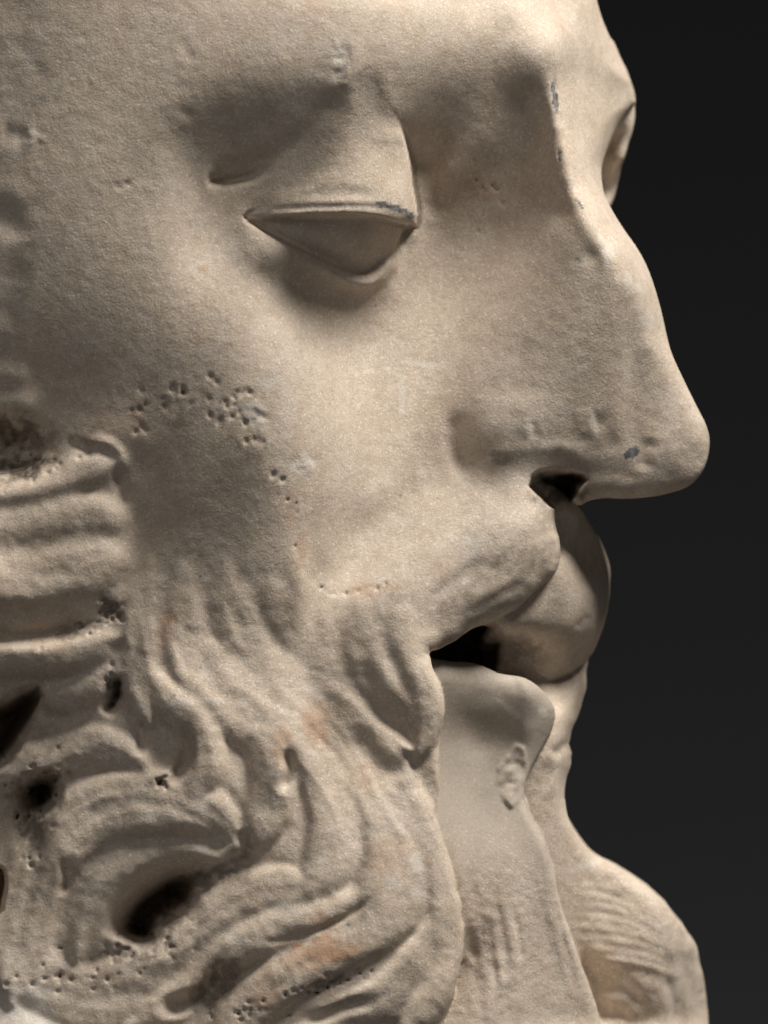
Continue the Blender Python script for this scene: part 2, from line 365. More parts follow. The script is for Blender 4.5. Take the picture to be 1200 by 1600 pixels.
seam = spline([(440,750),(455,790),(465,830),(468,870),(490,910),(525,928),(570,920),(620,918)], 9)
for (x, y) in seam:
    if rng.rand() < .4: bump(A, x + rng.randn() * 3, y + rng.randn() * 3, 2.6, 2.6, -rng.uniform(1, 4.5))
stroke(A, [(440,750),(455,790),(465,830),(468,870),(490,910),(525,928),(570,920),(620,918)], 5, -.7)
# soiled worm pits in the hollows of the beard
def pits(cx, cy, sx, sy, n, d0, d1, r0=2.2, r1=4.5, ang=0):
    c, s = math.cos(rad(ang)), math.sin(rad(ang))
    for k in range(n):
        u, v = rng.randn() * sx, rng.randn() * sy
        bump(A, cx + u * c - v * s, cy + u * s + v * c, rng.uniform(r0, r1), rng.uniform(r0, r1), -rng.uniform(d0, d1))
pits(215, 1485, 40, 14, 40, 1.5, 7, 1.6, 4, ang=-10); pits(270, 1430, 22, 16, 40, 2, 7, 1.6, 4, ang=-35); pits(320, 1375, 40, 9, 30, 2, 7, ang=-20)
pits(510, 1530, 34, 7, 22, 2, 8, 1.6, 4, ang=-15); pits(390, 1575, 30, 8, 16, 2, 7, 1.6, 4); pits(175, 950, 10, 12, 22, 3, 9); pits(120, 985, 26, 7, 22, 2, 6, ang=-20)
pits(178, 1070, 6, 10, 10, 4, 9); pits(255, 1218, 10, 8, 12, 3, 9); pits(60, 1235, 26, 22, 40, 3, 8); pits(50, 1300, 14, 24, 24, 2, 6)
pits(40, 735, 30, 10, 50, 3, 8, ang=-20); pits(80, 1530, 50, 12, 20, 2, 5); pits(700, 420, 60, 60, 10, 1, 3, 1.5, 2.2); pits(760, 300, 20, 14, 6, 2, 4, 2, 2.6)

#REFINE_BEGIN
# broad modelling pass over the face: gentle rises and hollows (half units) on a 30-unit lattice
REFINE = '''0 0 0 0 0 0 0 0 0 0 0 0 0 0 0 0 0 0 0 0 0 0 -1 -1 -1 -1 0 0 0 0 0 0 0 0 0 0 0 0 0 0 0 0 0 0 0 0
0 0 0 0 0 0 0 0 0 0 0 0 0 0 0 0 0 0 0 0 0 0 0 0 0 0 0 0 0 0 0 0 0 0 0 0 0 0 0 0 0 0 0 0 0 0
0 0 0 0 0 0 0 0 0 -1 -1 0 0 0 0 0 0 0 1 1 1 2 2 2 2 2 2 1 1 1 1 1 1 0 0 0 0 0 0 0 0 0 0 0 0 0
0 0 0 0 0 0 0 -1 -2 -2 -2 -2 -1 0 0 1 1 1 1 2 3 4 6 7 7 6 5 4 3 4 4 3 2 1 0 0 0 0 0 0 0 0 0 0 0 0
1 1 1 0 0 0 -1 -1 -3 -4 -4 -4 -2 0 1 1 1 0 0 1 3 5 7 10 11 9 7 5 5 6 7 5 4 2 1 0 0 0 0 0 0 0 0 0 -1 -1
1 1 1 1 0 0 -1 -2 -3 -5 -6 -6 -3 0 2 1 0 -2 -3 -3 0 1 2 7 10 7 6 5 4 5 8 7 4 3 2 2 2 2 1 1 1 0 0 -1 -1 -1
2 2 1 1 1 0 -1 -2 -3 -5 -6 -6 -3 0 2 0 -4 -7 -10 -13 -12 -10 -11 -8 -2 0 0 1 1 1 3 4 5 5 5 5 4 4 3 2 1 1 0 -1 -1 -2
2 2 2 1 1 0 -1 -2 -3 -4 -6 -6 -3 0 2 0 -6 -12 -17 -22 -24 -23 -24 -24 -17 -9 -6 -3 -1 -1 -1 3 7 9 9 9 8 7 5 4 3 1 0 -1 -2 -3
3 3 2 2 2 1 0 -1 -2 -4 -6 -6 -3 1 4 1 -5 -12 -20 -27 -31 -31 -31 -29 -23 -15 -7 -2 2 4 6 10 13 15 16 15 13 11 9 7 5 3 1 -1 -2 -4
3 3 3 3 2 2 1 0 -2 -5 -8 -7 -3 4 6 4 -2 -10 -19 -27 -32 -33 -32 -28 -22 -13 -4 4 10 15 18 22 24 25 25 23 20 17 13 10 7 4 2 -1 -3 -5
3 3 4 4 3 3 2 1 -1 -4 -8 -9 -5 3 7 6 1 -6 -14 -21 -27 -29 -28 -24 -17 -7 4 14 23 30 35 38 39 39 36 33 28 24 19 14 10 7 3 0 -3 -6
3 4 4 5 5 4 3 1 1 -2 -6 -9 -6 1 7 8 5 0 -6 -13 -18 -22 -22 -18 -10 1 14 28 40 49 55 58 58 56 51 45 39 32 26 20 15 10 5 1 -3 -8
3 4 5 5 6 6 6 4 3 1 -4 -9 -8 -1 6 10 10 7 3 -3 -8 -12 -14 -11 -4 10 26 43 58 70 77 81 79 75 68 59 51 42 34 27 20 14 8 2 -3 -9
3 4 5 6 7 8 9 7 6 2 -3 -9 -10 -2 6 12 15 15 12 7 3 -1 -4 -4 2 16 36 56 74 89 99 103 101 94 85 75 64 54 44 35 27 19 11 4 -3 -10
3 4 5 6 6 8 10 10 7 3 -2 -9 -12 -7 4 14 20 21 20 17 14 11 8 7 7 20 42 64 86 104 117 122 121 113 103 91 79 68 56 45 35 24 15 6 -3 -11
3 4 5 6 6 5 4 5 5 2 -1 -7 -11 -8 1 14 23 26 26 24 23 21 21 21 21 22 38 62 88 110 125 134 135 128 118 107 95 83 69 56 43 31 19 9 -2 -12
3 4 5 5 6 4 1 -1 1 1 -1 -4 -6 -7 -2 10 22 26 29 29 29 28 28 28 27 21 28 49 76 99 115 131 138 136 132 124 112 98 83 67 52 37 24 11 -1 -12
3 4 5 5 5 5 4 2 0 0 0 -1 -1 -1 -1 1 10 21 28 33 33 31 27 22 16 12 16 26 42 67 85 103 124 136 141 138 128 113 95 77 60 44 29 15 1 -13
3 3 4 4 4 4 4 2 -1 -2 -1 0 0 1 0 -1 5 15 27 34 34 29 21 11 0 -9 -9 -1 12 36 59 83 110 131 144 149 140 125 106 86 68 51 34 18 2 -14
3 3 3 3 3 3 1 -1 -3 -4 -3 -2 -2 -2 0 2 7 14 23 31 29 21 10 -3 -17 -31 -41 -33 -14 14 45 74 101 124 141 152 147 131 111 92 74 57 39 21 3 -15
2 2 2 1 1 0 -1 -3 -5 -7 -6 -5 -5 -4 0 5 10 14 15 17 16 9 -2 -16 -31 -44 -50 -43 -22 8 40 71 98 119 135 149 147 130 111 95 79 62 43 23 3 -17
2 1 0 0 -1 -2 -3 -5 -8 -9 -9 -8 -7 -5 -1 5 11 13 9 3 2 -3 -13 -27 -41 -51 -51 -43 -22 9 40 69 95 113 127 142 141 122 106 95 83 65 44 23 2 -19
1 0 -1 -2 -4 -5 -7 -9 -10 -12 -11 -9 -7 -5 -1 3 7 9 5 -1 -7 -13 -23 -37 -50 -57 -54 -44 -25 4 37 65 89 105 115 127 132 114 97 94 83 62 40 19 -1 -20
1 -1 -3 -4 -6 -8 -10 -11 -13 -13 -12 -10 -7 -4 -1 2 5 7 4 -2 -11 -22 -33 -46 -56 -61 -59 -49 -30 0 34 61 83 98 106 117 122 105 81 76 66 48 30 12 -5 -21
1 -2 -4 -6 -8 -11 -13 -14 -14 -14 -13 -10 -6 -2 1 3 5 6 4 -2 -12 -27 -42 -51 -58 -62 -62 -55 -37 -8 27 49 71 89 96 103 110 99 64 39 32 25 14 2 -10 -21
0 -2 -5 -8 -10 -12 -14 -14 -14 -13 -11 -8 -5 0 4 7 7 9 7 0 -9 -22 -36 -48 -55 -59 -59 -54 -43 -23 6 24 42 68 78 84 88 77 43 12 3 -1 -5 -11 -16 -20
0 -3 -6 -9 -11 -13 -15 -15 -13 -11 -9 -6 -2 3 8 12 13 14 12 7 -1 -11 -23 -38 -47 -51 -52 -48 -43 -31 -14 0 14 38 53 59 59 48 20 -13 -25 -26 -25 -24 -22 -20
0 -3 -6 -9 -12 -14 -15 -15 -14 -10 -6 -2 2 7 11 17 21 22 21 17 10 1 -10 -23 -35 -40 -41 -41 -38 -33 -18 -7 3 16 29 35 31 17 -7 -36 -53 -50 -42 -34 -27 -20
0 -3 -6 -9 -12 -14 -15 -15 -13 -10 -5 0 5 11 16 22 28 30 29 27 21 13 2 -10 -23 -31 -34 -36 -33 -27 -18 -6 3 11 17 20 12 -2 -22 -44 -58 -59 -50 -40 -31 -22
0 -3 -6 -9 -12 -14 -15 -15 -13 -9 -4 2 8 14 20 25 31 35 33 31 28 22 13 1 -13 -24 -30 -34 -37 -28 -17 -5 7 16 18 14 5 -10 -23 -36 -46 -51 -48 -41 -32 -23
0 -3 -6 -9 -11 -14 -15 -15 -13 -10 -5 2 9 16 21 27 31 35 36 34 32 27 19 8 -5 -20 -27 -33 -39 -33 -23 -8 7 15 14 9 1 -12 -23 -31 -36 -40 -41 -37 -31 -24
1 -2 -5 -8 -11 -13 -15 -15 -15 -12 -7 0 8 16 21 26 28 32 35 34 32 28 20 9 -5 -25 -33 -33 -45 -45 -38 -24 -4 4 5 2 -4 -12 -21 -27 -29 -32 -32 -31 -28 -24
2 -1 -4 -7 -10 -12 -15 -16 -17 -15 -11 -5 3 12 19 20 21 23 28 30 28 23 15 4 -17 -41 -55 -48 -56 -61 -58 -55 -37 -18 -10 -9 -10 -13 -18 -21 -23 -24 -25 -24 -24 -22
2 0 -3 -6 -8 -11 -14 -17 -19 -19 -17 -12 -4 6 14 12 11 13 19 24 21 13 1 -9 -26 -47 -57 -57 -60 -64 -64 -67 -60 -42 -29 -21 -16 -15 -15 -16 -17 -17 -18 -18 -19 -19
3 1 -2 -4 -7 -10 -13 -17 -21 -23 -24 -22 -15 -4 4 1 -3 0 8 16 14 3 -14 -27 -34 -45 -51 -51 -51 -54 -54 -55 -60 -58 -44 -31 -21 -16 -13 -12 -12 -12 -12 -13 -14 -15
3 1 -1 -3 -5 -8 -12 -17 -22 -27 -31 -32 -28 -18 -8 -9 -12 -10 0 8 7 -2 -15 -24 -27 -32 -35 -36 -40 -44 -45 -45 -48 -50 -44 -34 -24 -17 -12 -9 -8 -7 -8 -8 -9 -10
3 2 0 -2 -4 -7 -10 -15 -21 -28 -35 -40 -41 -32 -23 -19 -20 -17 -8 0 1 -4 -12 -16 -15 -18 -20 -21 -26 -33 -36 -35 -34 -35 -35 -30 -23 -16 -11 -7 -5 -4 -4 -5 -6 -7
3 2 1 -1 -2 -5 -8 -13 -18 -26 -34 -43 -51 -47 -34 -25 -23 -23 -21 -11 -5 -5 -11 -17 -14 -12 -12 -11 -13 -19 -24 -25 -24 -24 -25 -23 -19 -14 -9 -6 -4 -2 -2 -3 -3 -4
2 1 1 0 -1 -3 -6 -9 -15 -22 -30 -38 -44 -43 -34 -27 -23 -24 -26 -20 -14 -13 -14 -18 -14 -9 -7 -5 -6 -9 -13 -15 -16 -16 -16 -15 -13 -10 -7 -4 -2 -1 -1 -1 -1 -2
1 1 1 0 -1 -2 -3 -6 -10 -15 -21 -26 -29 -25 -19 -18 -20 -21 -24 -25 -23 -23 -23 -21 -16 -8 -4 -2 -2 -3 -6 -8 -9 -9 -9 -9 -8 -7 -5 -3 -2 -1 0 0 0 -1
1 1 0 0 0 -1 -2 -3 -5 -8 -11 -13 -13 -11 -9 -9 -11 -13 -15 -17 -18 -18 -17 -14 -10 -5 -2 0 0 -1 -2 -3 -4 -4 -4 -4 -4 -3 -2 -1 -1 0 0 0 0 0
0 0 0 0 0 0 0 -1 -1 -2 -3 -3 -3 -2 -2 -2 -3 -4 -5 -6 -6 -6 -6 -5 -3 -2 -1 0 0 0 0 0 -1 -1 -1 -1 -1 -1 -1 0 0 0 0 0 0 0
0 0 0 0 0 0 0 0 0 0 0 0 1 1 0 0 0 0 0 0 -1 -1 -1 0 0 0 0 0 0 0 0 0 0 0 0 0 0 0 0 0 0 0 0 0 0 0
0 0 0 0 0 0 0 0 0 0 1 1 1 1 1 1 1 1 1 1 1 1 1 1 0 0 0 0 0 0 0 0 0 0 0 0 0 0 0 0 0 0 0 0 0 0
0 0 0 0 0 0 0 0 0 0 0 0 0 0 0 0 0 0 0 0 1 1 0 0 0 0 0 0 0 0 0 0 0 0 0 0 0 0 0 0 0 0 0 0 0 0
0 0 0 0 0 0 0 0 0 0 0 0 0 0 0 0 0 0 0 0 0 0 0 0 0 0 0 0 0 0 0 0 0 0 0 0 0 0 0 0 0 0 0 0 0 0'''
def lattice(txt, cell, ox=-150., oy=-150.):
    g = np.array([[float(v) for v in r.split()] for r in txt.split('\n')], np.float32) * .5
    def wts(f, n):
        f = np.clip(f, 0, n - 1.001); i = f.astype(int); t = f - i
        return [np.clip(i + k, 0, n - 1) for k in (-1, 0, 1, 2)], np.stack([(1 - t) ** 3, 3 * t ** 3 - 6 * t * t + 4, -3 * t ** 3 + 3 * t * t + 3 * t + 1, t ** 3]) / 6
    iy, wy = wts((ys - oy) / cell, g.shape[0]); ix, wx = wts((xs - ox) / cell, g.shape[1])
    a = sum(wy[k][:, None] * g[iy[k]] for k in range(4))
    return sum(wx[k][None] * a[:, ix[k]] for k in range(4)).astype(np.float32)
A += lattice(REFINE, 30)
#REFINE_END
#REFINE2_BEGIN
# second modelling pass: smaller rises and hollows of cheek, eye hollow and beard on a 20-unit lattice
REFINE_FINE = '''0 0 0 0 0 0 0 0 0 0 0 0 0 0 0 0 0 1 1 1 1 0 0 0 0 -1 -1 -1 -1 -2 -2 -3 -3 -3 -4 -4 -4 -5 -4 -4 -4 -3 -3 -2 -2 -1 -1 -1 -1 -1 -1 -1 0 0 0 0 0 0 0 0 0 0 0 0 0 0 0 0
0 0 0 0 0 0 0 0 0 0 0 0 0 0 0 0 0 0 0 0 0 0 0 0 0 -1 -1 -1 -1 -2 -2 -2 -3 -3 -3 -4 -4 -4 -4 -4 -4 -3 -2 -1 -1 -1 -1 -1 -1 -1 -1 -1 0 0 0 0 0 0 0 0 0 0 0 0 0 0 0 0
0 0 0 0 0 0 0 0 0 0 0 0 0 0 0 0 0 0 0 0 0 0 0 0 0 0 0 -1 -1 -1 -1 -1 -1 -1 -1 -2 -2 -2 -2 -2 -2 -1 -1 0 0 0 0 -1 -1 -1 -1 -1 0 0 0 0 0 0 0 0 0 0 0 0 0 0 0 0
0 0 0 0 0 0 0 0 0 0 0 0 0 0 0 -1 -1 -1 -1 -1 -1 -1 -1 0 0 0 1 1 2 2 2 3 4 4 5 5 5 5 5 5 4 4 3 3 3 2 2 1 1 0 0 0 0 0 0 0 0 0 0 0 0 0 0 0 0 0 0 0
0 0 0 0 0 0 0 0 0 0 0 0 -1 -1 -1 -2 -2 -3 -3 -3 -3 -2 -2 0 1 2 4 5 6 8 10 12 14 17 19 21 22 23 23 22 19 15 11 8 6 5 5 5 5 5 4 2 1 0 0 0 0 0 0 0 0 0 0 0 0 0 0 0
0 0 0 0 -1 -1 -1 -1 -1 -1 -1 -1 -1 -2 -3 -4 -5 -6 -7 -7 -6 -5 -3 0 3 6 9 11 15 18 23 27 32 37 42 47 51 53 53 50 44 35 25 15 9 6 8 11 14 14 11 6 3 0 0 0 0 0 0 0 0 0 0 0 0 0 0 0
0 0 0 -1 -1 -2 -2 -3 -3 -2 -2 -2 -3 -4 -5 -6 -7 -9 -10 -11 -10 -7 -3 1 6 10 15 19 25 31 38 46 53 60 68 77 84 89 89 84 74 59 42 24 10 5 11 20 27 26 20 12 5 1 0 -1 -1 0 0 0 0 0 0 0 0 0 0 0
0 0 0 -1 -1 -2 -3 -4 -5 -4 -3 -3 -4 -6 -7 -8 -9 -11 -13 -14 -12 -8 -2 4 10 15 21 27 35 44 54 64 72 81 92 104 116 122 120 113 100 82 59 32 9 1 11 31 42 41 32 20 9 3 0 -1 -1 -1 -1 -1 -1 -1 0 0 0 0 0 0
0 0 0 -1 -2 -3 -4 -5 -7 -7 -6 -5 -6 -7 -8 -8 -8 -10 -13 -14 -11 -5 2 8 14 19 26 35 44 56 67 77 85 95 108 123 137 143 140 131 116 96 71 40 12 0 12 38 53 53 44 30 15 6 1 -1 -1 -2 -2 -1 -1 -1 -1 -1 -1 0 0 0
0 0 -1 -1 -2 -3 -4 -5 -7 -9 -9 -8 -7 -8 -8 -7 -7 -8 -10 -10 -7 -1 7 13 17 21 29 40 53 64 74 81 89 101 117 130 140 144 141 131 115 94 68 41 16 4 10 31 51 60 57 44 24 10 2 -1 -2 -3 -2 -2 -2 -2 -1 -1 -1 -1 0 0
0 0 -1 -2 -3 -4 -5 -6 -7 -8 -9 -10 -9 -8 -7 -7 -7 -8 -8 -7 -5 0 6 13 19 25 34 46 58 68 75 82 91 104 121 133 139 139 135 127 110 83 54 29 10 -4 -7 6 32 57 71 62 34 13 2 -3 -4 -3 -3 -3 -2 -2 -2 -1 -1 -1 0 0
0 0 -1 -2 -3 -5 -6 -8 -8 -6 -5 -9 -10 -8 -6 -5 -6 -8 -7 -4 -2 3 10 14 22 30 40 52 62 70 76 83 93 106 121 131 136 133 127 122 104 73 40 15 0 -14 -26 -22 5 44 79 78 42 13 -1 -6 -5 -3 -3 -3 -2 -2 -2 -1 -1 -1 0 0
0 0 0 -1 -3 -5 -7 -10 -11 -9 -3 -7 -10 -8 -6 -5 -5 -5 -4 -2 0 4 11 17 25 35 45 54 61 68 76 85 94 106 122 131 131 127 122 114 98 70 39 15 0 -12 -20 -15 1 28 62 73 40 6 -9 -10 -7 -3 -3 -2 -2 -2 -1 -1 -1 -1 0 0
0 0 0 -1 -2 -4 -7 -10 -14 -15 -7 -4 -7 -8 -5 -4 -3 -3 -1 -1 0 4 11 20 29 41 50 57 65 73 83 94 104 112 125 133 133 129 124 116 99 76 50 26 9 0 1 13 26 38 55 62 31 -4 -17 -13 -7 -2 -2 -2 -2 -1 -1 -1 -1 0 0 0
0 0 0 -1 -2 -4 -6 -9 -13 -15 -11 -5 -6 -7 -5 -3 0 0 0 0 0 5 14 25 36 47 57 66 77 90 102 114 124 131 140 150 152 144 134 122 105 85 62 38 21 17 24 36 44 45 50 50 24 -2 -13 -10 -5 -2 -2 -2 -1 -1 -1 -1 -1 0 0 0
0 0 0 -1 -1 -3 -4 -7 -10 -13 -13 -10 -8 -6 -3 0 1 2 1 0 1 6 17 29 43 55 66 77 90 105 121 134 144 152 161 169 168 153 137 124 109 90 68 47 33 31 40 47 47 37 29 36 26 11 3 -1 -2 -2 -2 -2 -2 -1 -1 -1 -1 0 0 0
0 0 0 -1 -1 -2 -3 -5 -8 -11 -10 -8 -6 -4 -1 1 1 1 1 0 1 9 20 33 46 59 71 83 98 114 130 144 155 167 174 172 162 147 135 121 105 87 66 50 42 43 48 49 41 26 14 29 33 24 16 8 1 -3 -3 -3 -2 -2 -2 -1 -1 -1 0 0
0 0 0 -1 -1 -1 -2 -2 -4 -7 -7 -3 -2 -1 1 2 2 1 0 0 2 8 19 31 44 58 70 83 98 114 130 145 157 165 165 155 137 124 121 109 92 74 59 49 47 47 46 40 28 13 3 21 38 35 26 14 4 -4 -4 -3 -3 -2 -2 -2 -1 -1 0 0
0 0 0 -1 -1 -1 -1 0 3 3 -2 -1 1 2 4 3 2 1 0 0 1 4 12 26 41 55 67 80 95 112 130 144 151 151 143 129 106 77 67 68 65 57 48 45 44 38 29 17 5 -6 -11 12 41 42 33 18 5 -5 -4 -4 -3 -3 -2 -2 -1 -1 0 0
0 0 0 0 -1 -1 -1 -2 -1 2 0 -1 3 5 5 5 3 1 -1 -2 -2 -1 7 23 38 50 62 77 96 115 129 135 132 127 119 107 82 39 10 15 33 42 39 37 30 16 0 -13 -23 -29 -30 -4 34 41 34 19 5 -5 -4 -4 -3 -3 -2 -2 -1 -1 0 0
0 0 0 0 0 -1 -2 -2 -4 -3 0 1 3 6 7 7 6 3 -1 -5 -6 -5 2 17 34 46 61 80 101 113 114 109 103 101 96 85 64 25 -14 -18 6 27 25 15 -1 -20 -37 -47 -49 -47 -46 -23 23 37 30 16 5 -4 -3 -3 -2 -2 -2 -1 -1 -1 0 0
0 0 0 1 1 0 -1 -2 0 3 4 2 4 8 9 8 6 2 -2 -6 -8 -9 -6 9 31 51 67 83 94 92 84 80 80 81 78 68 53 23 -15 -31 -17 -1 -7 -26 -46 -67 -81 -84 -77 -65 -57 -40 8 27 22 12 4 -2 -2 -1 -1 -1 -1 -1 -1 0 0 0
0 0 1 1 2 2 1 -2 -4 -1 5 5 7 9 10 7 4 1 -4 -8 -10 -14 -16 -6 18 43 57 63 62 59 58 64 71 74 69 60 46 20 -15 -37 -39 -36 -44 -69 -93 -113 -124 -120 -104 -83 -66 -53 -15 13 17 11 6 0 0 0 0 0 0 0 0 0 0 0
0 0 1 2 3 5 5 2 -4 -7 3 10 11 10 8 5 2 -2 -6 -9 -12 -16 -20 -18 -8 10 25 33 35 40 48 58 70 75 69 56 40 18 -11 -39 -59 -70 -82 -107 -133 -151 -158 -148 -123 -93 -69 -56 -30 9 24 18 10 3 3 3 2 2 2 1 1 1 0 0
-1 0 1 3 4 7 9 11 11 7 10 15 14 10 7 4 0 -3 -7 -10 -13 -16 -19 -24 -23 -13 5 20 29 40 51 62 71 75 69 55 42 29 3 -38 -76 -102 -117 -139 -160 -174 -175 -162 -133 -98 -66 -44 -28 6 35 29 17 8 7 6 6 5 4 3 2 2 1 0
-1 0 1 3 5 8 12 17 24 24 17 13 12 9 6 2 -1 -4 -8 -11 -12 -13 -17 -23 -27 -22 -4 18 32 44 54 62 67 67 61 50 38 22 -7 -49 -93 -125 -142 -159 -174 -180 -175 -160 -133 -98 -61 -31 -20 -6 31 39 27 15 13 11 10 9 7 6 4 3 1 0
-1 0 2 4 6 9 12 16 20 22 16 10 9 8 4 0 -4 -7 -10 -11 -10 -10 -12 -19 -24 -22 -9 14 32 46 53 57 57 54 48 38 24 3 -27 -66 -107 -137 -153 -166 -176 -176 -167 -150 -125 -92 -57 -27 -13 -14 10 37 34 22 18 16 14 12 10 8 6 4 2 0
-1 0 2 4 7 10 13 12 9 8 8 7 7 6 2 -3 -8 -10 -11 -10 -6 -5 -6 -12 -18 -19 -11 7 27 41 47 47 43 38 30 20 4 -18 -48 -84 -119 -145 -157 -166 -172 -167 -154 -136 -112 -82 -49 -22 -6 -4 -3 17 28 24 20 17 14 12 10 8 6 4 2 0
-1 0 2 5 8 11 13 13 11 8 6 6 5 2 -2 -7 -11 -12 -11 -9 -5 1 1 -5 -14 -19 -14 -4 11 26 34 32 26 19 10 -1 -16 -38 -67 -99 -128 -149 -158 -161 -162 -154 -137 -118 -96 -69 -40 -18 -6 -2 -7 -6 8 16 12 9 8 7 6 4 3 2 1 0
-1 0 2 5 8 11 13 14 14 12 7 4 2 -1 -6 -10 -13 -13 -11 -6 0 5 5 -2 -13 -19 -16 -11 -7 5 18 17 9 -1 -10 -19 -33 -54 -82 -112 -137 -150 -154 -153 -150 -139 -121 -102 -81 -57 -34 -17 -10 -9 -13 -23 -22 -14 -11 -9 -8 -7 -6 -5 -4 -3 -1 0
-1 0 2 4 7 10 12 14 13 10 5 0 -2 -5 -9 -12 -13 -13 -9 -3 4 7 6 -3 -14 -18 -16 -11 -8 -2 7 4 -7 -17 -25 -32 -46 -68 -96 -123 -142 -147 -147 -144 -138 -125 -108 -89 -69 -48 -29 -17 -10 -7 -11 -29 -49 -57 -46 -37 -32 -27 -22 -18 -13 -9 -4 0
-1 0 2 4 6 9 11 12 10 6 1 -3 -6 -9 -12 -15 -16 -13 -7 -1 5 7 4 -5 -14 -17 -13 -4 3 0 -3 -7 -15 -25 -33 -41 -58 -84 -112 -133 -142 -143 -140 -136 -128 -114 -95 -77 -59 -40 -26 -17 -11 -4 -5 -28 -68 -103 -90 -72 -59 -48 -39 -30 -21 -13 -5 3
-1 0 1 3 5 7 8 8 6 2 -3 -7 -11 -14 -16 -17 -17 -13 -6 2 7 7 1 -8 -16 -16 -10 0 8 4 -5 -13 -25 -38 -49 -60 -79 -104 -127 -140 -143 -141 -135 -127 -118 -104 -85 -66 -49 -33 -22 -15 -12 -8 -12 -37 -81 -130 -120 -99 -80 -64 -50 -37 -25 -14 -3 7
0 0 1 2 3 4 4 3 0 -4 -8 -11 -15 -17 -19 -19 -16 -11 -4 4 7 4 -3 -13 -18 -16 -7 3 12 14 5 -13 -37 -59 -77 -93 -109 -124 -137 -142 -143 -141 -133 -121 -109 -95 -76 -58 -42 -29 -19 -13 -11 -14 -25 -50 -91 -141 -136 -116 -95 -75 -57 -41 -26 -13 0 12
0 0 1 1 1 1 0 -2 -6 -9 -11 -14 -19 -22 -22 -20 -14 -7 -1 4 5 -1 -8 -17 -21 -15 -4 7 15 18 11 -10 -41 -72 -96 -116 -130 -138 -142 -143 -144 -141 -132 -119 -105 -88 -69 -52 -38 -28 -21 -15 -14 -21 -35 -59 -98 -153 -155 -136 -110 -85 -63 -44 -27 -12 2 16
0 0 0 0 -1 -3 -5 -7 -9 -12 -14 -18 -22 -25 -25 -20 -12 -4 2 4 2 -4 -12 -18 -19 -12 0 11 18 19 12 -7 -35 -68 -99 -122 -136 -143 -146 -147 -147 -141 -129 -115 -99 -80 -59 -43 -33 -26 -22 -18 -18 -26 -43 -68 -105 -162 -172 -155 -122 -94 -69 -47 -29 -12 4 19
0 0 0 -1 -3 -6 -9 -14 -17 -18 -18 -22 -26 -28 -25 -18 -9 0 4 3 -1 -8 -15 -18 -16 -7 6 15 20 18 9 -7 -29 -60 -95 -122 -136 -144 -149 -151 -149 -140 -125 -107 -86 -63 -44 -31 -25 -22 -21 -20 -23 -33 -53 -81 -114 -162 -172 -163 -130 -98 -72 -49 -30 -12 5 21
1 0 -1 -2 -5 -8 -14 -20 -26 -29 -26 -26 -30 -30 -24 -15 -5 3 6 2 -5 -12 -18 -17 -10 0 12 20 22 17 7 -7 -28 -58 -94 -122 -137 -144 -151 -153 -149 -136 -117 -94 -72 -52 -39 -33 -31 -28 -25 -25 -30 -42 -63 -92 -123 -160 -168 -167 -137 -103 -75 -52 -32 -14 4 22
1 0 -1 -3 -7 -11 -17 -24 -31 -37 -36 -32 -33 -30 -22 -11 0 7 7 1 -7 -12 -16 -14 -5 8 19 24 23 16 7 -7 -29 -59 -92 -119 -135 -144 -152 -155 -147 -129 -108 -85 -65 -52 -46 -45 -41 -37 -32 -30 -36 -48 -70 -99 -127 -160 -165 -168 -147 -112 -82 -59 -38 -18 1 21
1 0 -2 -5 -10 -15 -20 -26 -33 -39 -42 -39 -35 -29 -18 -6 4 9 7 0 -7 -12 -12 -8 2 15 25 25 22 17 8 -7 -29 -57 -88 -116 -134 -144 -152 -153 -141 -119 -99 -80 -63 -54 -54 -55 -47 -39 -35 -33 -41 -54 -75 -103 -130 -159 -161 -164 -153 -122 -93 -68 -46 -24 -3 19
2 0 -4 -8 -14 -19 -24 -29 -34 -38 -41 -41 -34 -24 -12 1 11 13 8 -1 -7 -10 -9 0 12 23 31 28 23 18 9 -6 -28 -55 -85 -111 -130 -144 -152 -149 -132 -108 -87 -74 -62 -54 -53 -56 -49 -38 -34 -36 -47 -64 -79 -104 -132 -161 -160 -160 -153 -133 -107 -81 -57 -32 -8 16
3 -1 -5 -11 -19 -25 -30 -33 -34 -35 -36 -36 -29 -16 -2 10 19 18 9 -2 -7 -6 -1 8 20 29 35 32 21 15 7 -6 -27 -53 -81 -106 -126 -141 -149 -143 -124 -100 -79 -68 -60 -52 -51 -54 -48 -35 -32 -39 -53 -73 -89 -107 -136 -169 -166 -165 -158 -146 -123 -96 -68 -40 -14 13
3 -1 -6 -13 -22 -29 -34 -36 -35 -32 -29 -29 -22 -5 11 14 15 15 7 -4 -8 -2 7 16 26 33 37 37 26 14 7 -6 -26 -52 -79 -103 -124 -139 -144 -136 -116 -94 -74 -62 -57 -52 -55 -58 -51 -42 -38 -47 -61 -81 -101 -119 -146 -176 -169 -168 -164 -153 -132 -104 -76 -47 -19 8
3 0 -5 -12 -21 -28 -34 -37 -36 -31 -27 -28 -28 -18 -5 1 2 1 -3 -7 -7 1 12 23 31 35 35 33 25 15 8 -5 -27 -54 -80 -104 -124 -137 -139 -130 -110 -91 -73 -58 -55 -55 -57 -59 -52 -46 -44 -51 -67 -88 -111 -133 -153 -168 -160 -159 -156 -145 -126 -103 -76 -50 -23 3
3 0 -4 -10 -16 -23 -30 -35 -36 -35 -35 -40 -44 -42 -35 -25 -12 -5 -12 -10 -5 5 17 27 33 33 29 26 23 16 6 -9 -32 -58 -84 -107 -126 -137 -137 -126 -105 -85 -73 -55 -45 -47 -51 -50 -45 -39 -34 -40 -57 -82 -109 -131 -148 -158 -151 -145 -137 -126 -112 -93 -72 -49 -26 -2
